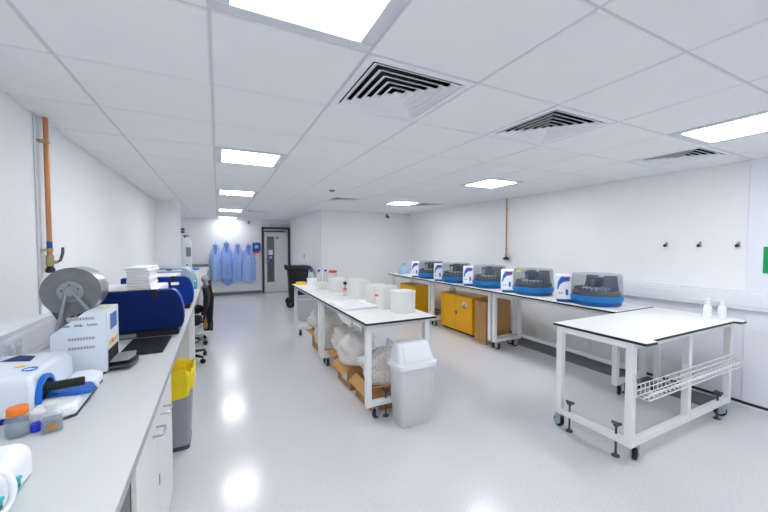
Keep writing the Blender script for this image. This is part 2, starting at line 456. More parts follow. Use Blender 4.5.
# lab coats on hooks
def lab_coat(x, z_top, width, length, seed, label, tail=0.0, gown=False):
    rnd = random.Random(seed)
    t = thing('lab_coat', label, 'lab coat', (x, YB - .035, z_top), group='pale blue lab coats on the back wall')
    cm = COAT[seed % 4]
    ph = [rnd.uniform(0, 6.28) for _ in range(4)]; ks = [rnd.choice((5, 6, 7)), rnd.choice((9, 10, 11)), 3]
    rings = []; N = 22; S = 56
    for i in range(N + 1):
        v = i / N
        w = width * (0.16 + .84 * min(1, (v * 2.2) ** .6)) / 2 * (1 + .08 * v)
        dp = .028 + .075 * min(1, v * 2)
        ring = []
        for k in range(S):
            a = 2 * PI * k / S
            fold = 1 + .2 * min(1, v * 2) * math.sin(ks[0] * a + ph[0] + 1.2 * v) + .08 * v * math.sin(ks[1] * a + ph[1]) + .05 * math.sin(3 * a + ph[2] + 3 * v)
            zz = -v * length + .02 * math.sin(2 * a + ph[3]) * v - tail * v ** 6 * max(0, math.cos(a - 1.2))
            yy = -dp * (1 + .9 * math.sin(a) * fold * (1 if math.sin(a) < 0 else .1)) if False else -dp + dp * math.sin(a) * fold
            ring.append((w * math.cos(a) * fold, min(yy, .034), zz))
        rings.append(ring)
    obj('coat_body', M().loft(rings), cm, t, angle=80)
    # collar gathered on the hook
    m = M(); m.tube([(-.07, -.03, -.05), (-.05, -.08, -.02), (0, -.095, .0), (.05, -.08, -.02), (.07, -.03, -.05)], [.018, .026, .03, .026, .018], 10)
    obj('collar', m, cm, t, angle=80)
    m = M(); m.prism([(-.05, -.06), (.0, -.02), (.05, -.06), (.01, -.34), (-.01, -.34)], 'Y', -.136, -.12)
    obj('lapel', m, COATD, t, bevel=.004)
    for s in (-1, 1):
        L = length * rnd.uniform(.5, .62); x0 = s * .03
        pts = []; rr = []
        for i in range(9):
            v = i / 8
            pts.append((x0 + s * (.02 + width * .31 * math.sin(min(1, v * 1.3) * PI / 2)), -.05 - .05 * math.sin(v * PI), -.1 - v * L))
            rr.append((.034 + .018 * math.sin(v * PI) + .006 * math.sin(v * 19 + seed)) * (1 if v < .95 else .92))
        obj('sleeve', M().tube(pts, rr, 12), cm, t, angle=80)
        m = M(); p = pts[-1]; m.tube([(p[0], p[1], p[2] + .02), (p[0], p[1], p[2] - .035)], [.037, .036], 12)
        obj('cuff', m, COATD, t, angle=60)
    if gown:
        m = M(); m.box(-width * .28, -width * .08, -.145, -.128, -length * .62, -length * .48)
        obj('pocket', m, COATD, t, bevel=.004)
        for zq in (.30, .40):
            m = M(); m.tube([(-.07, -.14, -length * zq), (0, -.155, -length * (zq + .02)), (.09, -.135, -length * zq)], .008, 6)
            obj('tie', m, PAPER, t)
    h = thing('coat_hook', label.replace('lab coat', 'coat').split(',')[0].replace('pale blue', 'metal hook carrying the pale blue'), 'hook', (x, YB, z_top + .02), group='hooks holding the lab coats')
    obj('hook_plate', M().box(-.014, .014, -.006, 0, -.03, .05), STEEL, h, bevel=.002)
    obj('hook_arm', M().tube([(0, -.004, .0), (0, -.03, -.005), (0, -.045, .02), (0, -.04, .045)], .006, 8), STEEL, h)
lab_coat(-.06, 1.575, .25, 1.08, 1, 'pale blue lab coat hanging farthest left, nearest the bench end')
lab_coat(.24, 1.63, .31, 1.10, 2, 'pale blue lab coat second from the left, with a trailing hem', tail=.24)
lab_coat(.555, 1.58, .25, 1.13, 3, 'pale blue lab coat third from the left, the slimmest')
lab_coat(.87, 1.56, .34, 1.13, 4, 'pale blue lab coat hanging farthest right with white ties, next to the dispenser', gown=True)

# wheelie bin
t = thing('wheelie_bin', 'black two-wheeled refuse bin standing by the passage wall', 'bin', (1.83, 8.72, 0), rz=-.12)
rings = []
for z, w, dd in ((.06, .40, .40), (.10, .42, .42), (.55, .46, .46), (.92, .50, .52), (.93, .54, .56), (.975, .55, .57)):
    rings.append([(x, y, z) for x, y in rrect(w, dd, .05)])
obj('bin_body', M().loft(rings), BLACK, t, angle=50)
rings = []
for z, w, dd in ((.976, .57, .60), (1.0, .58, .61), (1.03, .54, .56), (1.045, .42, .44)):
    rings.append([(x + .005, y, z) for x, y in rrect(w, dd, .06)])
obj('lid', M().loft(rings), BLACK, t, angle=60)
m = M()
for s in (-1, 1): m.box(-.32, -.26, s * .2 - .04, s * .2 + .04, .95, 1.06)
m.cyl((-.31, -.26, 1.03), (-.31, .26, 1.03), .018)
obj('handle', m, BLACK, t, bevel=.006)
obj('front_lip', M().box(.27, .31, -.2, .2, .965, 1.03), BLACK, t, bevel=.012)
for s in (-1, 1):
    w = obj('wheel', M().lathe([(.04, -.025), (.10, -.022), (.1, .022), (.04, .025)], (-.2, s * .225, .10), axis='Y'), BLACKM, t)
    obj('hub', M().lathe([(.035, -.03), (.035, .03)], (-.2, s * .225, .10), axis='Y'), DARKG, w)

# ================================================================== left wall and bench
BZ = 0.9                                      # bench height
m = M(); m.mi = 1
m.prism([(-1.0, .3), (-.244, .3), (-.244, 11.57), (-1.0, 11.57), (-1.0, 7.96), (-.66, 7.96), (-.66, 7.44), (-1.0, 7.44)], 'Z', .868, .898)
m.mi = 0
m.prism([(-1.0, .3), (-.245, .3), (-.245, 11.57), (-1.0, 11.57), (-1.0, 7.96), (-.66, 7.96), (-.66, 7.44), (-1.0, 7.44)], 'Z', .8985, .9)
tag(obj('worktop', m, [GREYTOP, GREYEDGE], bevel=.002), 'long pale grey worktop running along the left wall', 'worktop')
m = M(); m.box(-1.0, -.66, 11.54, 11.575, .9, .99); m.box(-.66, -.26, 11.54, 11.575, .9, .985)
tag(obj('upstand', m, MIDG, bevel=.002), 'grey upstand at the far end of the left worktop, below the white tank', 'upstand')

t = thing('bench_cabinet', 'white two-door cabinet under the left worktop', 'cabinet', (-.62, 1.91, 0))
m = M(); m.box(-.37, .33, -.48, -.462, .0, .868); m.box(-.37, .33, .492, .51, .0, .868); m.box(-.37, .33, -.462, .492, .12, .138)
m.box(-.37, -.352, -.462, .492, .138, .868); m.box(-.352, .33, -.462, .492, .85, .868)
obj('carcass', m, CABG, t)
obj('plinth', M().box(-.35, .29, -.461, .491, 0, .118), CABG, t)
for y0, y1, hy in ((-.478, -.031, -.105), (-.022, .508, .12)):
    d = obj('door', M().box(.332, .35, y0, y1, .07, .862), CABW, t, bevel=.002)
    zc = .73
    obj('handle', M().tube([(.35, hy - .045, zc), (.385, hy - .045, zc), (.39, hy - .03, zc), (.39, hy + .03, zc), (.385, hy + .045, zc), (.35, hy + .045, zc)], .005, 8), STEEL, d)
    obj('hinge', M().box(.3501, .353, y0 + .012, y0 + .03, .42, .47) if y0 < 0 else M().box(.3501, .353, y1 - .03, y1 - .012, .42, .47), MIDG, d)
for i, (y, lab) in enumerate(((4.62, 'cream support panel with white post under the left worktop, behind the yellow-bagged bin'),
                              (7.0, 'white support panel under the left worktop, beyond the chairs'),
                              (9.3, 'white support panel under the far part of the left worktop'),
                              (.5, 'white support panel under the near end of the left worktop'))):
    t = thing('bench_support', lab, 'bench support', (-.6, y, 0), group='supports under the left worktop')
    obj('panel', M().box(-.38, .27, 0, .02, .0, .866), CREAM, t)
    obj('post', M().box(.271, .335, -.02, .04, .0, .866), FRAME, t, bevel=.002)

# pedal bin with yellow bag
t = thing('waste_bin', 'grey open waste bin lined with a yellow bag beside the white cabinet', 'bin', (-.345, 3.09, 0))
m = M()
m.loft([[(x, y, 0.02) for x, y in rrect(.25, .26, .03)], [(x, y, .56) for x, y in rrect(.31, .31, .035)], [(x, y, .56) for x, y in rrect(.29, .29, .03)], [(x, y, .1) for x, y in rrect(.22, .24, .03)]])
obj('bin_body', m, mat("bin_grey", (150, 156, 166), rough=.45), t, angle=50)
obj('base_band', M().rbox(0, 0, .255, .265, 0, .03, .03), DARKG, t)
rnd = random.Random(5); rings = []
for z, k, a in ((.40, 1.02, .02), (.47, 1.05, .02), (.56, 1.07, .01), (.60, 1.07, .015), (.615, 1.02, .02), (.58, .93, .02), (.42, .85, .02)):
    ring = []
    for j, (x, y) in enumerate(rrect(.305, .305, .05, 9)):
        q = k * (1 + a * math.sin(j * 1.7 + z * 9) + rnd.uniform(-.008, .008))
        hang = (.075 * math.sin(j * .19 + .6) + .012 * math.sin(j * 1.3)) if z < .45 and k > 1 else .012 * math.sin(j * .9 + z * 20)
        ring.append((x * q, y * q, z + hang))
    rings.append(ring)
obj('bin_bag', M().loft(rings, False, True), YBAG, t, angle=80)

# copper pipe, left
t = thing('copper_pipe', 'copper gas pipe running down the left wall to a lever valve', 'pipe', (-.975, 2.91, 0))
obj('pipe', M().cyl((0, 0, 1.50), (0, 0, H), .0135), COPPER, t)
obj('blue_tape', M().cyl((0, 0, 1.555), (0, 0, 1.60), .0146), SIGNB, t)
for z in (1.545, 2.235):
    obj('pipe_clip', M().cyl((0, 0, z - .009), (0, 0, z + .009), .0175).box(-.034, .0, -.05, .01, z - .006, z + .006), BRASS, t)
m = M(); m.cyl((0, 0, 1.44), (0, 0, 1.51), .02); m.sphere((0, 0, 1.465), .022, 14); m.cyl((0, 0, 1.465), (.035, 0, 1.465), .011)
v = obj('valve', m, BRASS, t)
obj('lever', M().tube([(.036, 0, 1.465), (.042, .03, 1.475), (.046, .055, 1.52), (.046, .062, 1.56)], [.006, .008, .009, .008], 8), DARKG, v)
obj('nozzle', M().lathe([(.012, 1.395), (.024, 1.40), (.024, 1.42), (.014, 1.44)]), BLACK, v)
t = thing('conduit', 'thin white conduit on the left wall beside the copper pipe', 'conduit', (-1.0, 2.84, 0))
obj('tube', M().box(-.009, .002, -.005, .005, 1.14, H), PVCG, t, bevel=.003)

# copper pipe, right
t = thing('copper_pipe', 'short copper drop pipe with dark end fitting on the right wall', 'pipe', (4.58, 4.39, 0))
obj('pipe', M().cyl((0, 0, 1.38), (0, 0, H), .0125), COPPER, t)
for z in (1.50, 2.2):
    obj('pipe_clip', M().cyl((0, 0, z - .009), (0, 0, z + .009), .017).box(-.0, .04, -.006, .006, z - .006, z + .006), BRASS, t)
v = obj('valve', M().cyl((0, 0, 1.36), (0, 0, 1.43), .019).cyl((0, 0, 1.395), (-.04, -.02, 1.395), .009), STEEL, t)
obj('end_disc', M().lathe([(.02, 1.31), (.055, 1.318), (.055, 1.335), (.02, 1.36)]), BLACK, v)

# tank at the far end
t = thing('storage_tank', 'tall white cylindrical tank with grey label at the far end of the left worktop', 'tank', (-.84, 11.26, BZ))
obj('tank_body', M().lathe([(.13, 0), (.165, .03), (.17, .12), (.17, .70), (.15, .80), (.09, .86), (.05, .88)]), WPL, t, angle=50)
obj('tank_label', M().box(.03, .15, -.178, -.165, .34, .60), MIDG, t, bevel=.004)
obj('drain_tap', M().cyl((.05, -.16, .1), (.05, -.24, .1), .018).cyl((.05, -.225, .1), (.05, -.225, .06), .012), DARKG, t)
m = M(); m.cyl((0, 0, .88), (0, 0, .95), .025); m.cyl((-.06, 0, .93), (.1, 0, .93), .014)
obj('valve', m, DARKG, t)
m = M(); m.box(-.985, -.86, YB - .008, YB, 1.90, 2.08); m.mi = 1
m.box(-.97, -.875, YB - .0095, YB - .0081, 1.99, 2.06); m.box(-.97, -.875, YB - .0095, YB - .0081, 1.92, 1.975)
tag(obj('wall_notice', m, [PAPER, PURPLE]), 'small white and purple notice on the back wall above the tank', 'notice')

# ------------------------------------------------------------------ instruments on the left bench
# 1. pump at the very front
t = thing('bench_pump', 'white bench pump with teal clips in the bottom left corner', 'pump', (-.5, 1.2, BZ))
m = M(); m.prism([(-.36, .006), (0, .006), (0, .06)] + [(-.04 + .04 * math.cos(q), .062 + .042 * math.sin(q)) for q in [PI / 2 * i / 8 for i in range(1, 9)]] + [(-.36, .104)], 'Y', -.12, .135)
obj('housing', m, WPL, t, bevel=.006, angle=50)
m = M(); m.box(-.34, -.075, -.09, .1, .1045, .1075)
obj('recess_plate', m, MIDG, t, bevel=.002)
obj('recess_edge', M().tube([(-.075, -.09, .108), (-.075, .1, .108), (-.34, .1, .108)], .004, 6), DARKG, t)
obj('base_gasket', M().box(-.355, -.006, -.115, .13, 0, .0065), DARKG, t)
for y in (.025, -.06):
    c = obj('clip', M().box(-.004, .012, y - .017, y + .017, .012, .05), TEAL, t, bevel=.007)
    obj('clip_slot', M().box(.0121, .0135, y - .01, y + .004, .03, .038), DARKG, c)
    obj('clip_latch', M().box(.002, .016, y - .009, y + .014, .046, .056), TEAL, c, bevel=.005)
obj('hose', M().tube(smooth_path([(-.09, -.01, .11), (-.04, -.025, .118), (.0, -.03, .112), (.022, -.035, .085), (.026, -.04, .05), (.018, -.06, .022), (-.0, -.15, .012), (-.08, -.26, .012)]), .0075, 12), WPL, t, angle=60)

# 2. bottles
def jar(loc, label):
    t = thing('reagent_bottle', label, 'bottle', loc)
    obj('bottle', M().lathe([(.031, 0), (.035, .005), (.036, .056), (.031, .068), (.024, .074), (.024, .083)]), GLASS, t, angle=60)
    obj('liquid', M().lathe([(.03, .004), (.032, .008), (.032, .04), (.0, .04)]), LIQ, t)
    c = obj('cap', M().lathe([(.026, .076), (.0285, .078), (.0285, .1), (.026, .103)]), ORANGE, t, angle=50)
    return t
jar((-.648, 1.635, BZ), 'round clear bottle with an orange screw cap on the left worktop')
t = thing('square_bottle', 'small square clear glass bottle with stopper beside the orange-capped one', 'bottle', (-.553, 1.625, BZ), rz=.3)
rings = [[(x, y, z) for x, y in rrect(w, w, .012)] for z, w in ((0, .056), (.004, .06), (.058, .06), (.066, .048), (.073, .03), (.082, .03))]
obj('bottle', M().loft(rings), GLASS, t, angle=50)
obj('liquid', M().rbox(0, 0, .053, .053, .004, .045, .01), LIQ, t)
obj('stopper', M().lathe([(.013, .078), (.019, .09), (.019, .1), (.011, .108)]), FROSTC, t)
obj('bottle_label', M().box(-.014, .014, -.0318, -.0302, .012, .04), TAN, t)
t = thing('blue_pot', 'small royal blue pot standing between the two glass bottles', 'pot', (-.603, 1.645, BZ))
obj('pot_body', M().lathe([(.0165, 0), (.018, .002), (.018, .026), (.016, .029)], seg=24), ROYAL, t)
obj('pot_rim', M().lathe([(.0188, .02), (.0188, .026)], seg=24), ROYAL, t)

# 3. white instrument with blue arch
t = thing('bench_instrument', 'white bench instrument with bright blue arch and black ribbed roller', 'instrument', (-.645, 1.745, BZ))
m = M(); m.loft([[(x, y, z) for x, y in ((-.36 + e, .0 + e), (.0 - e, .0 + e), (.0 - e, .41 - e), (-.36 + e, .41 - e))] for z, e in ((.02, 0), (.13, .004), (.165, .022), (.175, .05))])
obj('housing', m, WPLB, t, bevel=.012)
obj('base_strip', M().box(-.355, -.004, .006, .40, 0, .0205), NAVYD, t)
m = M(); m.prism([(.0, -.05), (.085, -.06), (.135, -.03), (.125, .36), (.07, .41), (.0, .41)], 'Z', .008, .055)
obj('platform', m, WPL, t, bevel=.012)
m = M(); m.prism([(.0, -.045), (.083, -.055), (.133, -.026), (.123, .355), (.07, .4), (.0, .4)], 'Z', .0, .0085)
obj('platform_foot', m, DARKG, t)
m = M(); a = [(.085 + math.cos(q) * .076, .055 + math.sin(q) * .098) for q in [PI - PI * i / 12 for i in range(13)]]
a_in = [(.085 + math.cos(q) * .060, .055 + math.sin(q) * .080) for q in [PI * i / 12 for i in range(13)]]
m.prism(a + a_in, 'X', -.003, .016)
obj('blue_arch', m, BLUE, t, bevel=.003)
m = M(); m.prism([(.085 + math.cos(q) * .060, .055 + math.sin(q) * .080) for q in [PI * i / 12 for i in range(13)]], 'X', .0, .004)
obj('opening', m, BLACKM, t)
m = M()
prof = [(.0, .0)]
for i in range(15): prof += [(.019, .001 + i * .0088), (.019, .005 + i * .0088), (.016, .0055 + i * .0088), (.016, .0092 + i * .0088)]
prof.append((.0, .134))
m.T = Matrix.Translation((.004, .045, .108)) @ Matrix.Rotation(.18, 4, 'Z')
m.lathe(prof, axis='X', seg=18)
r = obj('roller', m, BLACK, t, angle=30)
m = M(); m.T = Matrix.Translation((.004, .045, .108)) @ Matrix.Rotation(.18, 4, 'Z'); m.cyl((.134, 0, 0), (.152, 0, 0), .009); 
obj('roller_knob', m, WPL, r)
obj('hose', M().tube([(.15, .07, .108), (.165, .075, .1), (.172, .09, .07), (.15, .13, .06)], .008, 10), WPL, t, angle=60)
m = M(); m.prism([(.01, .07), (.16, .04), (.168, .10), (.15, .16), (.02, .2)], 'Z', .058, .072)
obj('blue_tray', m, BLUE, t, bevel=.004)
m = M(); m.prism([(-.20, .27), (-.09, .225), (-.10, .30), (-.17, .345)], 'Z', .1752, .177)
obj('display_window', m, NAVYD, t)
obj('yellow_label', M().box(-.11, -.075, .14, .165, .1752, .1765), YLID, t)
obj('blue_badge', M().tube([(-.045 + .022 * math.cos(q), .1 + .022 * math.sin(q), .1755) for q in [2 * PI * i / 16 for i in range(16)]], .0025, 6, True), BLUE, t)

# 4. sealer with foil reel
t = thing('foil_sealer', 'white box sealing machine holding a large grey foil reel', 'machine', (-.53, 2.21, BZ))
m = M(); m.prism([(-.223, .012), (0, .012), (0, .332), (-.085, .334), (-.223, .226)], 'Y', 0, .245)
obj('case', m, WPLB, t, bevel=.003)
obj('feet_strip', M().box(-.215, -.01, .01, .235, 0, .0125), BLACK, t)
for z in (.292, .190, .143):
    m = M(); m.box(-.155, -.045, -.0008, .0, z, z + .017); m.mi = 1
    for k in range(9): m.box(-.15 + k * .0115, -.15 + k * .0115 + .006, -.0016, -.0008, z + .003, z + .014)
    obj('vent_grille', m, [LGREY, MIDG], t)
rnd = random.Random(3)
for x0, n in ((-.185, 4), (-.125, 3), (-.075, 4)):
    m = M()
    for k in range(n):
        x = x0 + k * .0105; m.box(x, x + .0022, -.0012, 0, .262, .275 if k % 2 == 0 else .271); m.box(x + .0022, x + .0075, -.0012, 0, .262 + .005 * (k % 2), .2645 + .005 * (k % 2)); m.box(x + .006, x + .008, -.0012, 0, .262, .270)
    obj('lettering', m, BLACK, t)
m = M(); m.box(.0, .0035, .02, .225, .19, .32)
obj('control_panel', m, WPL, t, bevel=.002)
obj('screen', M().box(.0036, .0055, .06, .185, .222, .305), SCREEN, t, bevel=.001)
m = M(); m.box(0, .003, .02, .225, .128, .182)
p = obj('button_plate', m, CREAM, t)
for k, c in enumerate((YLID, ORANGE, YLID, LGREY)):
    obj('button', M().box(.003, .007, .04 + k * .045, .062 + k * .045, .145, .166), c, p, bevel=.002)
obj('slot', M().box(-.002, .003, .025, .215, .02, .118), BLACKM, t)
m = M(); m.prism([(.003, .02), (.003, .21), (.10, .22), (.115, .12), (.095, .02)], 'Z', .018, .028)
obj('outlet_tray', m, DARKG, t, bevel=.003)
m = M(); m.prism([(.004, .03), (.004, .2), (.09, .205), (.102, .12), (.085, .03)], 'Z', .05, .056)
obj('sheet_guide', m, MIDG, t, bevel=.002)
obj('warning_label', M().box(-.06, -.01, .1, .18, .334, .3352), mat('pale_yellow_label', (240, 232, 178)), t)
# reel and its A-frame
rc = (-.165, .10, .432)
reel = obj('foil_reel', M().lathe([(.045, .0), (.125, .0), (.1255, .002), (.1255, .138), (.125, .14), (.045, .14)], rc, 64, 'Y'), FOIL, t, angle=30)
m = M()
m.lathe([(.05, -.0012), (.07, -.0012), (.1, -.0012), (.1245, -.0012), (.1255, .001)], rc, 64, 'Y', caps=False)
obj('reel_face', m, FOILSIDE, reel, angle=30)
h = obj('hub', M().lathe([(.0, -.02), (.03, -.02), (.034, -.012), (.055, -.010), (.055, .15)], rc, 32, 'Y'), MIDG, t, angle=30)
m = M()
for k in range(5):
    q = 2 * PI * k / 5 + .4; m.cyl((rc[0] + .036 * math.cos(q), rc[1] - .016, rc[2] + .036 * math.sin(q)), (rc[0] + .036 * math.cos(q), rc[1] - .009, rc[2] + .036 * math.sin(q)), .0045, seg=10)
obj('hub_screws', m, DARKG, h)
for x in (-.222, -.088):
    zt = .205 if x < -.2 else .328
    m = M(); m.tube([(rc[0] + (.012 if x > -.2 else -.012), rc[1] - .026, rc[2]), (x, rc[1] - .026, zt)], .0085, 10)
    obj('stand_arm', m, MIDG, t)
    m = M(); m.tube([(rc[0] + (.012 if x > -.2 else -.012), rc[1] + .142, rc[2]), (x, rc[1] + .142 if x > -.2 else rc[1] + .142, zt)], .0085, 10)
    obj('stand_arm', m, MIDG, t)
obj('axle', M().cyl((rc[0], rc[1] - .034, rc[2]), (rc[0], rc[1] + .15, rc[2]), .018), MIDG, t)
obj('foil_web', M().prism([(-.262, .35), (-.259, .352), (-.212, .246), (-.215, .244)], 'Y', .11, .23), FOIL, t)

# black box by the trunking and cables
t = thing('black_box', 'small black box on the left worktop at the left edge of the photo', 'box', (-.885, 2.02, BZ + .0))
t.location = (-.9, 2.27, BZ)
obj('case', M().box(-.03, .03, -.05, .06, 0, .1), BLACK, t, bevel=.008)
obj('top_panel', M().box(-.022, .022, -.04, .05, .1, .103), LGREY, t)
m = M(); m.tube([(-.9, 2.36, .906), (-.91, 2.5, .91), (-.87, 2.6, .906), (-.9, 2.7, .93), (-.915, 2.85, .906)], .006, 8)
tag(obj('cable', m, BLACK), 'black cable lying behind the foil sealer on the left worktop', 'cable')
m = M(); m.tube([(-.83, 2.50, .907), (-.80, 2.54, .925), (-.83, 2.62, .94), (-.84, 2.72, .907), (-.84, 2.8, .907)], .007, 8)
tag(obj('cable', m, BLUE), 'bright blue cable coiled behind the foil sealer', 'cable')

# 5. hooded instruments
def hooded(loc, label, hood_m, side_m, lid, depth, group):
    t = thing('hooded_instrument', label, 'instrument', loc, group=group)
    m = M(); m.box(-.60, -.035, .03, .5, 0, .05)
    obj('base', m, BLACK, t, bevel=.006)
    obj('base_plate', M().box(-.42, -.30, .024, .03, .008, .034), MIDG, t)
    prof = [(-.62, .05), (-.03, .056), (-.008, .075), (.0, .12)] + [(-.08 + .08 * math.cos(q), .145 + .20 * math.sin(q)) for q in [PI / 2 * i / 9 for i in range(0, 10)]] + [(-.62, .345)]
    obj('hood', M().prism(prof, 'Y', .0, depth), hood_m, t, bevel=.008, angle=30)
    out = [(-.08 + .083 * math.cos(q), .145 + .203 * math.sin(q)) for q in [PI / 2 * i / 9 for i in range(0, 10)]]
    inn = [(-.08 + .078 * math.cos(q), .145 + .198 * math.sin(q)) for q in [PI / 2 * i / 9 for i in range(9, -1, -1)]]
    obj('hood_rim', M().prism(out + inn, 'Y', .012, depth - .012), side_m, t, angle=30)
    obj('rear_body', M().box(-.60, -.16, depth - .005, .6, .05, .345), LGREY, t, bevel=.012)
    obj('catch', M().box(-.20, -.165, -.006, .012, .29, .352), BLACKM, t, bevel=.004)
    if lid: obj('top_sheet', M().box(-.58, -.17, .06, .52, .3455, .3485), PAPER, t)
    return t
BLUERIM = mat("hood_rim_blue", (28, 84, 176), rough=.35)
G5 = 'navy hooded instruments on the left bench'
hooded((-.238, 2.93, BZ), 'large navy blue hooded instrument carrying the stack of white packs', NAVYD, BLUERIM, True, .11, G5)
h2 = hooded((-.238, 4.08, BZ), 'smaller-looking navy blue hooded instrument behind the stack of white packs', NAVY, BLUERIM, True, .11, G5)
obj('white_label', M().box(-.20, -.13, -.003, .0, .26, .29), PAPER, h2)
h3 = thing('hooded_instrument', 'pale blue-grey lidded instrument farthest along the left bench', 'instrument', (-.30, 5.15, BZ), group=None)
obj('base', M().box(-.5, -.02, .02, .5, 0, .16), LGREY, h3, bevel=.01)
prof = [(-.5, .16), (-.0, .165)] + [(-.12 + .12 * math.cos(q), .20 + .17 * math.sin(q)) for q in [PI / 2 * i / 8 for i in range(9)]] + [(-.5, .385)]
obj('lid', M().prism(prof, 'Y', 0, .52), PALEB, h3, bevel=.01, angle=30)
obj('lid_strip', M().box(-.48, -.13, -.004, .0, .33, .35), WPL, h3)
obj('lid_handle', M().box(-.3, -.24, -.018, -.004, .34, .36), DARKG, h3, bevel=.003)

# keyboard mat in front of instrument 1
t = thing('control_pad', 'flat black control pad on the worktop in front of the large navy instrument', 'control pad', (-.43, 2.70, BZ), rz=-.02)
obj('pad', M().box(-.12, .115, -.2, .19, 0, .014), BLACKM, t, bevel=.004)
obj('pad_top', M().box(-.11, .105, -.19, .18, .0141, .0155), BLACK, t)
# white packs
n = 8
names = ['topmost', 'second from the top', 'third from the top', 'fourth from the top', 'fourth from the bottom', 'third from the bottom', 'second from the bottom', 'lowest']
rnd = random.Random(11); z = BZ + .3492; first = None
for k in range(n):
    i = n - 1 - k
    lab = 'flat white paper pack on the navy instrument, %s of the stack' % names[i]
    loc = (-.52 + rnd.uniform(-.008, .008), 3.165 + rnd.uniform(-.01, .01), z)
    if first is None:
        t = thing('paper_pack', lab, 'pack', loc, rnd.uniform(-.04, .04), 'stacked white packs on the navy instrument')
        obj('pack', M().box(-.07, .07, -.195, .195, 0, .0185), PAPER, t, bevel=.003)
        obj('pack_edge', M().box(-.0705, .0705, -.1955, .1955, .007, .0105), LGREY, t)
        first = t
    else:
        t = copy_tree(first); t.location = loc; t.rotation_euler.z = rnd.uniform(-.05, .05); t['label'] = lab
    z += .0205 if k != 7 else 0
# reagent bottles at the far bench
def bottle(loc, label, body, capm, h=.2, r=.045, lab=None, cat='bottle', name='plastic_bottle'):
    t = thing(name, label, cat, loc)
    obj('bottle', M().lathe([(r * .92, 0), (r, .006), (r, h * .68), (r * .8, h * .78), (r * .42, h * .85), (r * .42, h * .9)]), body, t, angle=50)
    obj('cap', M().lathe([(r * .5, h * .88), (r * .52, h), (r * .46, h * 1.01)]), capm, t)
    if lab: obj('bottle_label', M().lathe([(r * 1.01, h * .15), (r * 1.01, h * .6)], caps=False), lab, t)
    return t
bottle((-.33, 5.9, BZ), 'teal plastic bottle on the left bench nearest the navy instruments', TEAL, WPL, .13, .04)
bottle((-.36, 6.3, BZ), 'tall teal-labelled bottle on the left bench behind the short teal one', FROSTC, WPL, .22, .045, TEAL)
bottle((-.40, 6.9, BZ), 'clear bottle with purple-grey label on the left bench', FROSTC, LGREY, .2, .045, mat("label_mauve", (150, 150, 190)))
t = thing('blue_lidded_tub', 'white tub with bright blue lid toward the far end of the left bench', 'tub', (-.4, 7.25, BZ))
obj('tub', M().lathe([(.07, 0), (.08, .2)]), WPL, t)
obj('lid', M().lathe([(.085, .2), (.085, .225), (.078, .23)]), mat("sky_blue_lid", (36, 150, 220)), t)

# ------------------------------------------------------------------ chairs
def chair(loc, rz, label, steel_base):
    t = thing('lab_chair', label, 'chair', loc, rz, 'swivel lab chairs at the left bench')
    bm_ = STEEL if steel_base else BLACK
    obj('column', M().cyl((0, 0, .1), (0, 0, .5), .026), DARKG, t)
    obj('hub', M().lathe([(.045, .08), (.045, .13), (.03, .15)]), bm_, t)
    for k in range(5):
        a = 2 * PI * k / 5
        m = M(); m.tube([(.03 * math.cos(a), .03 * math.sin(a), .115), (.30 * math.cos(a), .30 * math.sin(a), .085)], [.024, .016], 8)
        leg = obj('base_arm', m, bm_, t)
        m = M(); m.T = Matrix.Translation((.30 * math.cos(a), .30 * math.sin(a), 0)) @ Matrix.Rotation(a + 1.2, 4, 'Z')
        m.lathe([(.008, -.022), (.029, -.02), (.031, 0), (.029, .02), (.008, .022)], (0, 0, .031), 16, 'Y')
        m.cyl((0, 0, .05), (0, 0, .09), .008)
        obj('castor', m, BLACKM, leg)
    R_ = .2
    obj('foot_ring', M().tube([(R_ * math.cos(q), R_ * math.sin(q), .27) for q in [2 * PI * i / 28 for i in range(28)]], .009, 8, True), STEEL if steel_base else BLACK, t)
    m = M()
    for k in range(3):
        a = 2 * PI * k / 3; m.tube([(.02 * math.cos(a), .02 * math.sin(a), .285), (R_ * math.cos(a), R_ * math.sin(a), .27)], .007, 6)
    obj('ring_spokes', m, DARKG, t)
    m = M(); m.loft([[(x * k, y * k, z) for x, y in rrect(.44, .42, .12, 6)] for z, k in ((.50, .84), (.52, 1), (.56, 1.02), (.585, .95), (.59, .8))])
    obj('seat', m, BLKFAB, t, angle=60)
    obj('back_post', M().tube([(-.1, 0, .5), (-.24, 0, .52), (-.265, 0, .62), (-.26, 0, .72)], .016, 8), BLACK, t)
    m = M(); rings = []
    for i in range(9):
        v = i / 8; w = .40 * (1 - .35 * abs(v - .45) ** 1.5 * 1.6)
        x = -.25 - .03 * math.sin(v * PI) - .02 * v
        rings.append([(x + yy, xx, .64 + .36 * v) for xx, yy in rrect(w, .055, .025, 4)])
    m.loft(rings); obj('backrest', m, GREYFAB if steel_base else BLKFAB, t, angle=60)
    return t
c1 = chair((-.435, 5.22, 0), 3.1, 'black swivel lab chair nearest the yellow-bagged bin', False)
c2 = chair((-.45, 6.12, 0), 3.2, 'grey-backed swivel lab chair draped with a black jacket', True)
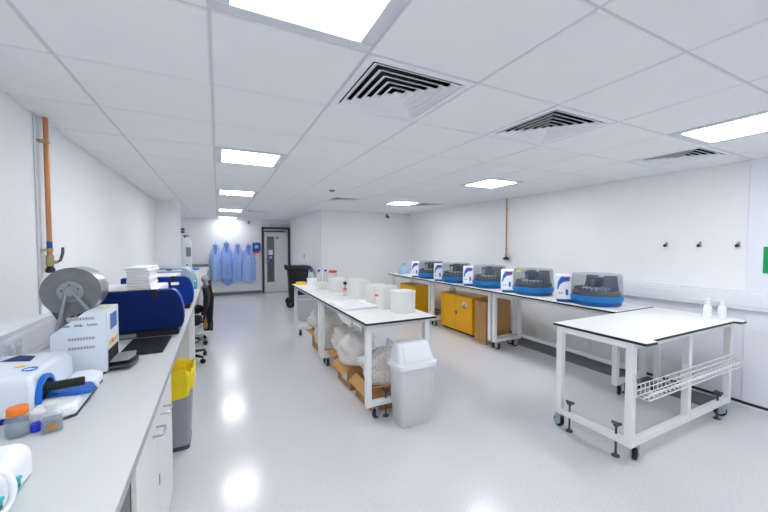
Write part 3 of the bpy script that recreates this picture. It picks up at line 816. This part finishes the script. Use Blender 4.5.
# jacket over chair 2
t = thing('jacket', 'black jacket hung over the back of the grey lab chair', 'jacket', (-.17, 6.15, 0))
rings = []
for i in range(13):
    v = i / 12; z = .98 - .76 * v
    ring = []
    for k in range(30):
        a = 2 * PI * k / 30
        w = (.17 + .07 * math.sin(min(1, v * 1.5) * PI / 2)) * (1 + .08 * math.sin(5 * a + 3 * v)); d_ = (.045 + .02 * v) * (1 + .18 * math.sin(7 * a + 5 * v))
        ring.append((d_ * math.cos(a) + .015, w * math.sin(a), z + .02 * math.sin(3 * a)))
    rings.append(ring)
obj('jacket_body', M().loft(rings), BLKFAB, t, angle=80)
m = M(); m.tube([(.02, -.2, .93), (.05, -.25, .75), (.04, -.24, .5), (.03, -.22, .36)], [.05, .055, .05, .045], 12)
obj('sleeve', m, BLKFAB, t, angle=80)
m = M(); m.sphere((-.02, .0, 1.02), .085, 16, (.7, 1.7, .8))
obj('hood', m, GREYFAB, t, angle=80)
obj('yellow_toggle', M().sphere((.085, -.16, .83), .03, 14), YLID, t)
obj('tan_bag', M().loft([[(x * k - .02, y * k - .22, z) for x, y in rrect(.07, .09, .025)] for z, k in ((.27, .8), (.32, 1), (.5, .9), (.53, .7))]), TAN, t, angle=60)  # tan bag beside the jacket, unsupported, only parented to it

# ================================================================== mobile benches
def bench(label, top, legs, bottoms, feet=True, root_name='mobile_bench', group=None, mids=(), rear=None, notch=None, zt=.9):
    x0, x1, y0, y1 = legs; cx, cy = (x0 + x1) / 2, (y0 + y1) / 2
    t = thing(root_name, label, 'table', (cx, cy, 0), group=group)
    L = lambda x, y: (x - cx, y - cy)
    poly = [L(*p) for p in (notch or [(top[0], top[2]), (top[1], top[2]), (top[1], top[3]), (top[0], top[3])])]
    m = M(); m.mi = 1; m.prism(poly, 'Z', zt - .019, zt - .0008)
    m.mi = 0; c = [sum(p[0] for p in poly) / len(poly), sum(p[1] for p in poly) / len(poly)]
    m.prism([(c[0] + (p[0] - c[0]) * .998, c[1] + (p[1] - c[1]) * .998) for p in poly], 'Z', zt - .0007, zt)
    obj('tabletop', m, [WHITE, BLACKEDGE], t)
    a0, b0 = L(x0, y0); a1, b1 = L(x1, y1); w = .05; zl = zt - .02
    for (x, y) in ((a0, b0), (a1 - w, b0), (a1 - w, b1 - w), (a0, b1 - w)):
        obj('leg', M().box(x, x + w, y, y + w, .12, zl), FRAME, t, bevel=.003)
    for q in mids:                                # a middle leg on the y0 side at world x
        xx = q - cx; obj('leg', M().box(xx - .025, xx + .025, b0, b0 + w, .1201, zl - .001), FRAME, t, bevel=.003)
    m = M(); h = .048
    m.box(a0 + w, a1 - w, b0 + .004, b0 + w - .004, zl - h, zl - .0005); m.box(a0 + w, a1 - w, b1 - w + .004, b1 - .004, zl - h, zl - .0005)
    m.box(a0 + .004, a0 + w - .004, b0 + w, b1 - w, zl - h, zl - .0005); m.box(a1 - w + .004, a1 - .004, b0 + w, b1 - w, zl - h, zl - .0005)
    obj('top_rail', m, FRAME, t, bevel=.002)
    for s in bottoms:
        m = M(); z0, z1 = .122, .17
        if s == 'y0': m.box(a0 + w, a1 - w, b0 + .002, b0 + w - .002, z0, z1)
        if s == 'y1': m.box(a0 + w, a1 - w, b1 - w + .002, b1 - .002, z0, z1)
        if s == 'x0': m.box(a0 + .002, a0 + w - .002, b0 + w, b1 - w, z0, z1)
        if s == 'x1': m.box(a1 - w + .002, a1 - .002, b0 + w, b1 - w, z0, z1)
        obj('bottom_rail', m, FRAME, t, bevel=.003)
    if rear: obj('rear_rail', M().box(a1 - w + .005, a1 - .005, b0 + w, b1 - w, rear, rear + .045), FRAME, t, bevel=.003)
    for sx, sy in ((0, 0), (1, 0), (1, 1), (0, 1)):
        X_ = (a0 + .095) if sx == 0 else (a1 - .095); Y_ = (b0 + .025) if sy == 0 else (b1 - .025)
        if 'y0' not in bottoms and sy == 0: X_, Y_ = (a0 + .025 if sx == 0 else a1 - .025), b0 + .03
        if 'y1' not in bottoms and sy == 1: X_, Y_ = (a0 + .025 if sx == 0 else a1 - .025), b1 - .03
        castor(t, X_, Y_, .6 + sx * 1.3 + sy * .8)
        if not feet or (feet == 'y0' and sy): pass
        elif 'x0' in bottoms and sx == 0: foot(t, a0 + .025, (b0 + .115) if sy == 0 else (b1 - .115))
        elif ('y0' in bottoms and sy == 0) or ('y1' in bottoms and sy == 1): foot(t, (a0 + .2) if sx == 0 else (a1 - .2), Y_)
    return t
def castor(parent, x, y, a):
    m = M(); m.T = Matrix.Translation((x, y, 0)) @ Matrix.Rotation(a, 4, 'Z')
    m.box(-.03, .03, -.028, .028, .108, .1195); m.box(-.022, .035, -.025, -.019, .04, .108); m.box(-.022, .035, .019, .025, .04, .108)
    c = obj('castor', m, STEEL, parent, bevel=.002)
    m = M(); m.T = Matrix.Translation((x, y, 0)) @ Matrix.Rotation(a, 4, 'Z')
    m.lathe([(.012, -.016), (.044, -.015), (.048, -.008), (.048, .008), (.044, .015), (.012, .016)], (.015, 0, .0485), 22, 'Y')
    w = obj('wheel', m, BLACK, c)
    m = M(); m.T = Matrix.Translation((x, y, 0)) @ Matrix.Rotation(a, 4, 'Z')
    m.lathe([(.01, -.0275), (.026, -.026), (.026, .026), (.01, .0275)], (.015, 0, .0485), 18, 'Y')
    obj('wheel_hub', m, HUBC, c)
def foot(parent, x, y):
    m = M(); m.lathe([(.028, 0), (.028, .008), (.012, .018), (.008, .03), (.008, .235)], (x, y, 0), 16)
    f = obj('levelling_foot', m, DARKG, parent)
    m = M()
    for k in range(3):
        a = 2 * PI * k / 3 + x; m.tube([(x, y, .24), (x + .035 * math.cos(a), y + .035 * math.sin(a), .246)], [.014, .011], 8)
    m.cyl((x, y, .225), (x, y, .255), .015)
    obj('hand_knob', m, DARKG, f)
HUBC = mat('castor_hub_blue_grey', (150, 178, 190), rough=.4)

GB = 'white mobile benches with black-edged tops'
# near table on the right, with notched front edge
nt_poly = [(2.615, 1.25), (2.69, 1.244), (2.75, 1.244), (2.765, 1.285), (4.09, 1.285), (4.11, 1.235), (4.2, 1.235), (4.255, 1.30), (4.255, 1.955), (2.615, 1.96)]
tb = bench('large white table with black edge and wire basket, alone in the right foreground', None, (2.62, 4.235, 1.33, 1.93), ('x0', 'y0'),
      mids=(3.455,), notch=nt_poly, group=GB, zt=.9)
t = thing('wire_basket', 'white wire basket slung along the front of the right foreground table', 'basket', (3.44, 1.285, 0))
m = M(); X0, X1 = -.79, .80; ya, yb = -.045, .035; zb, zc = .50, .545
for y, z in ((ya, zc), (ya, zb), (-.005, zb), (yb, zb), (yb, .54), (yb, .58)):
    m.tube([(X0, y, z), (X1, y, z)], .0042, 6)
for k in range(29):
    x = X0 + (X1 - X0) * k / 28
    m.tube([(x, ya, zc), (x, ya, zb), (x, yb, zb), (x, yb, .58)], .0036, 5)
obj('wire_mesh', m, SHELFW, t, angle=60)
for x in (X0 + .0, -.0, X1): obj('hanging_bracket', M().box(x - .01, x + .01, .0375, .0445, .49, .60), SHELFW, t)
# benches along the right wall
bench('white bench by the right wall, nearest of three, under the two nearest analysers', (3.575, 4.265, 1.98, 3.785), (3.665, 4.225, 2.01, 3.765), ('y0', 'y1'), 'y0', rear=.15, group=GB)
bench('white bench by the right wall, middle of three, over yellow cabinet and carton', (3.575, 4.265, 3.79, 5.40), (3.665, 4.225, 3.81, 5.38), ('y0', 'y1'), False, rear=None, group=GB)
bench('white bench by the right wall, farthest of three, over the rear yellow cabinet', (3.575, 4.265, 5.405, 7.03), (3.665, 4.225, 5.425, 7.0), ('y0', 'y1'), False, rear=None, group=GB)
# island
bench('nearer half of the white island bench, beside the swing-lid bin', (1.13, 1.86, 2.63, 4.245), (1.165, 1.825, 2.705, 4.225), ('y0', 'y1'), group=GB)
bench('farther half of the white island bench, carrying the blue-capped bottles', (1.13, 1.86, 4.25, 5.87), (1.165, 1.825, 4.27, 5.84), ('y0', 'y1'), False, group=GB)

# ------------------------------------------------------------------ analysers
RB = .262
def analyser(cx, cy, label, tagged=False):
    t = thing('analyser', label, 'analyser', (cx, cy, BZ), group='blue carousel analysers on the right wall benches')
    ring = lambda r, z, fx=.30: [(min(r * math.cos(2 * PI * k / 64) * 1.0, fx), r * math.sin(2 * PI * k / 64), z) for k in range(64)]
    m = M(); m.mi = 1; m.loft([ring(RB * .90, 0), ring(RB * .93, .006), ring(RB * .95, .045)]); m.mi = 0
    m.loft([ring(RB * .97, .045), ring(RB, .052), ring(RB * 1.015, .098), ring(RB * 1.0, .106)])
    b = obj('base', m, [BASEB, BASED], t, angle=40)
    # white console standing at the front left of the base, its face turned to the room
    P1, P2 = Vector((-.305, .29, 0)), Vector((-.185, .155, 0))
    ux = (P2 - P1).normalized(); nz_ = Vector((0, 0, 1)); uy = nz_.cross(ux)
    MT = Matrix(((ux.x, uy.x, 0, P1.x), (ux.y, uy.y, 0, P1.y), (0, 0, 1, 0), (0, 0, 0, 1)))
    W = (P2 - P1).length
    m = M(); m.T = MT; m.box(.02, W + .10, .012, .16, 0, .034)
    obj('base_foot', m, BASED, t, bevel=.008)
    m = M(); m.T = MT; m.prism([(.0, .034), (.13, .034), (.15, .31), (.06, .33), (.035, .32)], 'X', 0, W)
    c = obj('console', m, WPL, t, bevel=.016)
    sl = lambda z: (z - .034) * .035 / .286 - .0005
    def patch(pts, lift=.0015):
        m.T = MT
        m.loft([[(u, sl(z) - lift, z) for u, z in pts], [(u, sl(z) + .004, z) for u, z in pts]])
    m = M(); patch([(.018, .155), (.03, .15), (.045, .20), (.08, .235), (.15, .25), (.155, .30), (.06, .30), (.028, .24)]); patch([(.108, .085), (.135, .085), (.135, .15), (.108, .155)])
    obj('blue_swoosh', m, BLUE, c, smooth=False)
    m = M(); patch([(.075, .262), (.135, .262), (.135, .29), (.075, .29)], .003); obj('display', m, DARKRED, c, smooth=False)
    m = M(); patch([(.035, .10), (.05, .10), (.05, .115), (.035, .115)], .002); obj('button', m, MIDG, c, smooth=False)
    m = M(); patch([(.06, .10), (.075, .10), (.075, .115), (.06, .115)], .002); obj('button', m, MIDG, c, smooth=False)
    # inside
    obj('carousel', M().lathe([(.235, .106), (.235, .15), (.20, .17), (.10, .155), (.06, .16)], seg=40), DARKG, t)
    m = M()
    for k in range(28):
        a = 2 * PI * k / 28; m.cyl((.205 * math.cos(a), .205 * math.sin(a), .135), (.205 * math.cos(a), .205 * math.sin(a), .19), .014, seg=8)
    obj('sample_tubes', m, SMOKED, t)
    m = M(); m.lathe([(.14, .15), (.14, .185), (.10, .19)], seg=30); obj('reagent_ring', m, LGREY, t)
    m = M(); m.prism([(-.20, .15), (-.03, .15), (-.05, .325), (-.16, .325)], 'Y', -.08, -.07)
    m = M()
    m.loft([[(.14, -.17, .19), (.02, -.17, .19), (.02, -.045, .19), (.14, -.045, .19)], [(.14, -.15, .325), (.04, -.15, .325), (.04, -.055, .325), (.14, -.055, .325)]])
    obj('inner_housing', m, SMOKED, t, bevel=.008)
    m = M()
    m.loft([[(.14, .045, .19), (.02, .045, .19), (.02, .15, .19), (.14, .15, .19)], [(.14, .055, .325), (.04, .055, .325), (.04, .14, .325), (.14, .14, .325)]])
    obj('inner_housing', m, SMOKED, t, bevel=.008)
    m = M(); m.cyl((-.06, -.0, .15), (-.06, 0, .31), .024); m.box(.0, .1, -.035, .035, .16, .3); m.box(-.15, -.04, -.018, .018, .285, .315); m.cyl((-.14, 0, .2), (-.14, 0, .29), .006); m.cyl((-.02, .025, .15), (-.02, .025, .28), .012)
    obj('pipette_arm', m, BLACK, t, bevel=.004)
    m = M(); m.loft([ring(RB * .985, .1065), ring(RB * .985, .19), ring(RB * .955, .325), ring(RB * .915, .345)], False, True)
    l = obj('smoked_lid', m, SMOKE, t, angle=40)
    if tagged: 
        tq = obj('yellow_tag', M().box(-.262, -.257, -.02, .055, .305, .335), mat('lime_tag', (206, 236, 30), rough=.5), t)
    return t
DARKRED = mat('led_display_red', (150, 60, 60), rough=.25)
analyser(3.89, 2.377, 'nearest and largest-looking blue analyser with smoked lid, beside the foreground table')
analyser(3.90, 3.25, 'blue analyser with a lime yellow tag on its smoked lid, second from the near end', True)
analyser(3.90, 4.08, 'blue analyser with smoked lid, middle of the five, below the copper drop pipe')
analyser(3.89, 4.90, 'blue analyser with smoked lid, second from the far end of the row')
analyser(3.88, 5.70, 'farthest and smallest-looking blue analyser of the row on the right')

t = thing('blue_jug', 'pale blue plastic jug at the far end of the right wall bench', 'jug', (3.86, 6.78, BZ))
PB = mat('pale_blue_plastic', (176, 208, 238), rough=.3, alpha=.85)
m = M(); m.loft([[(x * k, y * k, z) for x, y in rrect(.24, .2, .05)] for z, k in ((0, .95), (.02, 1), (.12, .95), (.17, .7), (.2, .42), (.225, .4))])
obj('jug_body', m, PB, t, angle=60)
obj('jug_handle', M().tube([(-.02, -.05, .2), (-.08, -.05, .22), (-.11, -.05, .18), (-.1, -.05, .12)], .012, 8), PB, t)
obj('jug_cap', M().lathe([(.035, .222), (.035, .25)]), PB, t)

# ------------------------------------------------------------------ under the right benches
STICK = mat('sticker_white', (236, 228, 228), rough=.5)
def yellow_cab(y0, y1, label):
    t = thing('safety_cabinet', label, 'cabinet', (4.06, (y0 + y1) / 2, 0), group='yellow safety cabinets under the right benches')
    h = (y1 - y0) / 2
    obj('carcass', M().box(-.19, .22, -h, h, .03, .675), YELLOW, t, bevel=.004)
    obj('plinth', M().box(-.17, .2, -h + .02, h - .02, 0, .0299), BLACK, t)
    for s in (-1, 1):
        d = obj('door', M().box(-.212, -.1905, min(0.002 * s, s * (h - .004)), max(0.002 * s, s * (h - .004)), .045, .668), YELLOW, t, bevel=.003)
        obj('hinge', M().cyl((-.2, s * (h + .004), .12), (-.2, s * (h + .004), .18), .007).cyl((-.2, s * (h + .004), .52), (-.2, s * (h + .004), .58), .007), YELLOW, d)
        if s == -1:
            m = M(); m.lathe([(.024, -.004), (.024, 0)], (-.2125, .0 - .03, .37), 20, 'X')
            k = obj('lock', m, STEEL, d)
            obj('lock_lever', M().box(-.232, -.2165, -.036, -.024, .335, .385), DARKG, k, bevel=.003)
            m = M(); r = .062; m.prism([(-.24 + r * math.cos(q), .52 + r * math.sin(q)) for q in [2 * PI * i / 24 for i in range(24)]], 'X', -.2138, -.2122)
            m.mi = 1; m.prism([(-.24 + .03 * math.cos(q), .515 + .03 * math.sin(q)) for q in [PI / 2 + 2 * PI * i / 3 for i in range(3)]], 'X', -.215, -.2139)
            m.mi = 2; m.prism([(-.24 + r * math.cos(q), .52 + r * math.sin(q)) for q in [PI * 1.15 + .7 * PI * i / 12 for i in range(13)]], 'X', -.2149, -.2139)
            obj('warning_sticker', m, [STICK, BLACK, RED], d)
    return t
yellow_cab(4.42, 5.315, 'yellow metal safety cabinet with warning sticker, next to the tall brown carton')
yellow_cab(6.28, 6.935, 'yellow metal safety cabinet at the far end, partly hidden behind the island bench')
t = thing('carton', 'tall brown cardboard carton standing beside the yellow cabinet', 'box', (4.03, 4.13, 0))
obj('carton_body', M().box(-.27, .26, -.13, .13, 0, .67), CARD, t, bevel=.003)
obj('tape', M().box(-.2715, .2615, -.025, .025, .6, .6715), CARDD, t)
obj('bottom_seam', M().box(-.2708, -.27, -.13, .13, .06, .063), CARDD, t)

# ------------------------------------------------------------------ things on the island
def tub(loc, w, d, h, label, rz=0., mats=FROST, lid=True, tap=None):
    t = thing('plastic_container', label, 'container', loc, rz, 'frosted white containers on the island bench')
    m = M(); m.loft([[(x * k, y * k, z) for x, y in rrect(w, d, min(w, d) * .22, 6)] for z, k in ((0, .94), (.008, .97), (h * .9, 1.0), (h * .97, .97), (h, .9))])
    obj('container_body', m, mats, t, angle=50)
    if lid: obj('lid', M().loft([[(x * k, y * k, z) for x, y in rrect(w, d, min(w, d) * .22, 6)] for z, k in ((h * .93, 1.03), (h * .985, 1.03), (h * 1.01, .97))]), FROST, t, angle=50)
    if tap:
        obj('tap', M().cyl((-w * .5 + .005, 0, h * .6), (-w * .5 - .03, 0, h * .6), .012), ORANGE, t)
    return t
tub((1.675, 2.96, BZ), .215, .19, .215, 'squat frosted white container nearest the near end of the island bench', rz=.1)
tub((1.615, 3.22, BZ), .2, .17, .235, 'frosted white container with an orange tap, behind the nearest one', tap=True)
tub((1.68, 3.60, BZ), .22, .24, .205, 'frosted white box with lid, third from the near end of the island', rz=-.1)
tub((1.63, 3.98, BZ), .2, .22, .22, 'tall frosted white box beyond the flat white tray', rz=.15)
tub((1.73, 4.36, BZ), .2, .26, .20, 'frosted white box at the right edge, just past the island joint')
tub((1.56, 4.72, BZ), .22, .22, .19, 'frosted white box beyond the small pump bottle', rz=.05)
tub((1.42, 5.05, BZ), .16, .18, .10, 'low frosted white tray-like box in the middle of the far island half')
tub((1.43, 5.66, BZ), .16, .14, .105, 'low white box between the yellow lid and the blue-capped bottles', mats=WPL)
t = thing('flat_tray', 'flat white plastic tray lying on the near half of the island bench', 'tray', (1.335, 3.5, BZ))
m = M(); m.loft([[(x, y, z) for x, y in rrect(w, d, .02)] for z, w, d in ((0, .36, .50), (.018, .38, .52), (.018, .36, .50), (.004, .345, .485))])
obj('tray_base', m, WPL, t, angle=40)
obj('tray_rim', M().tube([(x, y, .0185) for x, y in rrect(.375, .515, .02)], .004, 6, True), WPL, t)
for i, (x, lab) in enumerate(((1.455, 'clear bottle with blue cap, leftmost of the three at the far end of the island'), (1.585, 'clear bottle with blue cap, middle of the three at the far end of the island'),
                              (1.70, 'clear bottle with blue cap, rightmost of the three, beside the red-lidded jar'))):
    bottle((x, 5.78 if i else 5.80, BZ), lab, FROSTC, ROYAL, .235, .048, None, name='media_bottle')['group'] = 'blue-capped bottles on the island'
t = thing('red_lidded_jar', 'clear jar with wide red lid at the far end of the island bench', 'jar', (1.775, 5.60, BZ))
obj('jar_body', M().lathe([(.066, 0), (.07, .006), (.07, .18), (.06, .2)]), FROSTC, t)
obj('jar_lid', M().lathe([(.073, .195), (.073, .228), (.066, .233)]), RED, t)
t = thing('yellow_tub_lid', 'round bright yellow lid lying on the far corner of the island bench', 'lid', (1.265, 5.77, BZ))
obj('lid_disc', M().lathe([(.082, 0), (.088, .004), (.088, .03), (.078, .04), (.0, .042)]), YLID, t)
obj('lid_rim', M().lathe([(.0905, 0), (.0905, .012)]), YLID, t)
t = thing('pump_bottle', 'slim clear bottle with black top and red mark, mid island', 'bottle', (1.50, 4.20, BZ))
obj('bottle', M().lathe([(.024, 0), (.026, .004), (.026, .085), (.014, .1), (.012, .12)]), FROSTC, t)
obj('red_band', M().lathe([(.0268, .075), (.0268, .1), (.016, .108)], caps=False), mat('rose_band', (206, 110, 110)), t)
obj('pump_top', M().lathe([(.016, .15), (.022, .155), (.022, .185), (.012, .19)]).cyl((0, 0, .118), (0, 0, .155), .006), BLACK, t)

# ------------------------------------------------------------------ cartons and bags under the island
def open_carton(loc, w, d, h, label, rz=0, fl=(1.9, .9, .4, .9), sticker=False):
    t = thing('open_carton', label, 'box', loc, rz, 'open brown cartons under the island bench')
    e = .004; m = M()
    m.box(-w / 2, w / 2, -d / 2, d / 2, 0, e)
    m.box(-w / 2, -w / 2 + e, -d / 2, d / 2, e, h); m.box(w / 2 - e, w / 2, -d / 2, d / 2, e, h)
    m.box(-w / 2 + e, w / 2 - e, -d / 2, -d / 2 + e, e, h); m.box(-w / 2 + e, w / 2 - e, d / 2 - e, d / 2, e, h)
    obj('carton_body', m, CARD, t)
    fw = .105
    for k, (sx, sy) in enumerate(((-1, 0), (1, 0), (0, -1), (0, 1))):
        a = fl[k]
        if a is None: continue
        m = M()
        if sx: 
            dx, dz = sx * math.sin(a) * fw, math.cos(a) * fw
            m.loft([[(sx * w / 2, -d / 2, h), (sx * w / 2, d / 2, h), (sx * w / 2 - sx * .004, d / 2, h + .003), (sx * w / 2 - sx * .004, -d / 2, h + .003)],
                    [(sx * w / 2 + dx, -d / 2, h + dz), (sx * w / 2 + dx, d / 2, h + dz), (sx * w / 2 + dx - sx * .004, d / 2, h + dz + .003), (sx * w / 2 + dx - sx * .004, -d / 2, h + dz + .003)]])
        else:
            dy, dz = sy * math.sin(a) * fw, math.cos(a) * fw
            m.loft([[(-w / 2, sy * d / 2, h), (w / 2, sy * d / 2, h), (w / 2, sy * d / 2 - sy * .004, h + .003), (-w / 2, sy * d / 2 - sy * .004, h + .003)],
                    [(-w / 2, sy * d / 2 + dy, h + dz), (w / 2, sy * d / 2 + dy, h + dz), (w / 2, sy * d / 2 + dy - sy * .004, h + dz + .003), (-w / 2, sy * d / 2 + dy - sy * .004, h + dz + .003)]])
        obj('flap', m, CARDD if k % 2 else CARD, t)
    if sticker: obj('address_label', M().box(-w / 2 - .0015, -w / 2 - .0002, -.09, .06, h * .25, h * .8), PAPER, t)
    return t
open_carton((1.49, 3.06, 0), .42, .42, .23, 'open brown carton under the near end of the island, nearest the swing-lid bin', 0, (2.3, .1, 1.2, .5))
open_carton((1.47, 3.58, 0), .42, .40, .24, 'open brown carton with a white label on its side, under the island', .03, (2.1, .05, .3, .2), True)
open_carton((1.51, 4.02, 0), .36, .24, .24, 'brown carton under the joint of the two island benches', -.02, (1.85, .2, .3, .2))
open_carton((1.50, 4.95, 0), .40, .42, .27, 'brown carton under the far island half, its flap flat and low', .02, (1.55, .3, .3, .3))
def bag(loc, sx, sy, sz, label, seed, mt):
    t = thing('plastic_bag', label, 'bag', loc, group='clear plastic bags of tubes under the island bench')
    m = M(); rings = []; N = 22; S = 36
    for i in range(N + 1):
        a = PI * i / N; ring = []
        for k in range(S):
            b = 2 * PI * k / S
            d = Vector((math.sin(a) * math.cos(b), math.sin(a) * math.sin(b), -math.cos(a)))
            q = .85 + .32 * noise.noise(d * 1.6 + Vector((seed * 3.1, 0, 0))) + .14 * abs(noise.noise(d * 5 + Vector((0, seed, 0)))) * .7
            d = d * q
            ring.append((d.x * sx, d.y * sy, max(d.z, -.62) * sz))
        rings.append(ring)
    m.loft(rings); obj('bag_film', m, mt, t, angle=70)
    m = M(); m.tube([(.3 * sx, .2 * sy, .72 * sz), (.34 * sx, .24 * sy, .98 * sz), (.5 * sx, .3 * sy, 1.22 * sz)], [.02, .014, .045], 9)
    obj('bag_neck', m, BAGW, t, angle=60)
    return t
bag((1.46, 3.02, .35), .27, .23, .19, 'clear plastic bag of brown-capped tubes in the nearest island carton', 1, BAG)
bag((1.40, 3.50, .40), .27, .25, .21, 'bulging clear plastic bag of tubes behind the nearest one under the island', 2, BAGW)
bag((1.46, 4.0, .40), .24, .22, .19, 'clear plastic bag of white tubes under the joint of the island benches', 3, BAGW)
bag((1.44, 4.62, .32), .24, .26, .30, 'clear plastic bag slumped on the floor under the far island half', 4, BAGW)
bag((1.46, 5.05, .44), .25, .24, .22, 'clear plastic bag on the low carton under the far island half', 5, BAG)
t = thing('storage_tub', 'grey translucent storage tub on the floor beyond the far island leg', 'tub', (1.72, 7.1, 0))
m = M(); m.loft([[(x, y, z) for x, y in rrect(w, d, .05)] for z, w, d in ((0, .40, .5), (.46, .46, .56), (.46, .44, .54), (.02, .38, .48))])
obj('tub_body', m, mat('grey_translucent', (190, 194, 200), rough=.4, alpha=.9), t, angle=50)
obj('tub_rim', M().tube([(x, y, .46) for x, y in rrect(.47, .57, .05)], .012, 6, True), LGREY, t)

# swing-top bin
t = thing('swing_bin', 'translucent white bin with white swing lid at the near end of the island', 'bin', (1.535, 2.555, 0), rz=0)
SWB = mat('bin_translucent_white', (240, 242, 243), rough=.35, alpha=.93, trans=.3, var=.006)
m = M(); m.loft([[(x, y, z) for x, y in rrect(w, d, .045, 6)] for z, w, d in ((0, .29, .19), (.01, .30, .20), (.2, .32, .22), (.205, .325, .225), (.53, .355, .24), (.53, .345, .23), (.03, .28, .18))])
obj('bin_body', m, SWB, t, angle=50)
m = M(); m.loft([[(x, y, .19 + z) for x, y in rrect(.28, .18, .045, 6)] for z in (0, .01)]); obj('bin_liner', m, WPL, t)
m = M(); m.loft([[(x, y + dy, z) for x, y in rrect(w, d, r, 6)] for z, w, d, r, dy in ((.515, .395, .275, .05, 0), (.555, .395, .275, .05, 0), (.562, .36, .24, .05, 0), (.705, .31, .14, .04, .02), (.72, .29, .11, .04, .025))])
l = obj('swing_lid', m, WPL, t, angle=40)
m = M(); m.prism([(-.126, .582), (-.120, .578), (-.054, .695), (-.060, .70)], 'X', -.13, .13)
m.T = Matrix.Identity(4)
obj('swing_flap', m, WPL, l, bevel=.004)

# ------------------------------------------------------------------ right wall bits
for (x, y, lab) in ((4.065, 1.455, 'white pump dispenser on the right foreground table, left of the pair'), (4.125, 1.375, 'white pump dispenser on the right foreground table, right of the pair')):
    t = thing('pump_dispenser', lab, 'dispenser', (x, y, BZ), 2.2, 'white pump dispensers on the right table')
    obj('bottle', M().lathe([(.027, 0), (.03, .005), (.03, .095), (.024, .115), (.013, .125), (.013, .135)]), WPL, t, angle=50)
    obj('pump_head', M().lathe([(.017, .13), (.017, .145), (.006, .148), (.006, .165), (.013, .167), (.013, .178)]).tube([(0, 0, .172), (.03, 0, .172), (.04, 0, .163)], .006, 8), WPL, t)
for (y, lab) in ((2.03, 'dark-tipped wall hook, left of the three on the right wall'), (1.73, 'dark-tipped wall hook, middle of the three on the right wall'), (1.435, 'dark-tipped wall hook, nearest the green sign')):
    t = thing('wall_hook', lab, 'hook', (4.62, y, 1.575), group='three wall hooks on the right wall')
    obj('hook_plate', M().box(-.006, 0, -.012, .012, -.02, .035), STEEL, t, bevel=.002)
    obj('hook_arm', M().tube([(-.004, 0, .02), (-.03, 0, .012), (-.045, 0, -.005)], .006, 8), STEEL, t)
    obj('hook_tip', M().sphere((-.045, 0, -.008), .016, 12), BLACK, t)
t = thing('safety_sign', 'green safety sign on the right wall, cut by the edge of the photo', 'sign', (4.57, 1.08, 1.435))
obj('sign_plate', M().box(-.004, 0, -.17, .17, -.125, .125), GREEN, t, bevel=.001)
m = M()
m.box(-.0048, -.0041, -.165, .16, .112, .118); m.box(-.0048, -.0041, -.165, .16, -.118, -.112)
obj('sign_border', m, GREEN, t)

# ================================================================== camera, world, render look
cam = bpy.data.cameras.new('camera'); co = bpy.data.objects.new('camera', cam); COL.objects.link(co)
cam.sensor_width = 36.0; cam.lens = 336.7 / 768 * 36.0; cam.clip_start = .02
co.location = (0, 0, 1.58); co.rotation_euler = (PI / 2 - .0342, 0, -.4586)
scene.camera = co
w = bpy.data.worlds.new('world'); scene.world = w; w.use_nodes = True
w.node_tree.nodes['Background'].inputs[0].default_value = (.8, .86, .95, 1); w.node_tree.nodes['Background'].inputs[1].default_value = .3
scene.view_settings.view_transform = 'Standard'
scene.view_settings.look = 'None'
scene.view_settings.exposure = 1.7
scene.cycles.use_denoising = True
scene.cycles.max_bounces = 10; scene.cycles.diffuse_bounces = 6; scene.cycles.transparent_max_bounces = 16
scene.cycles.sample_clamp_indirect = 6.0; scene.cycles.caustics_reflective = False; scene.cycles.caustics_refractive = False
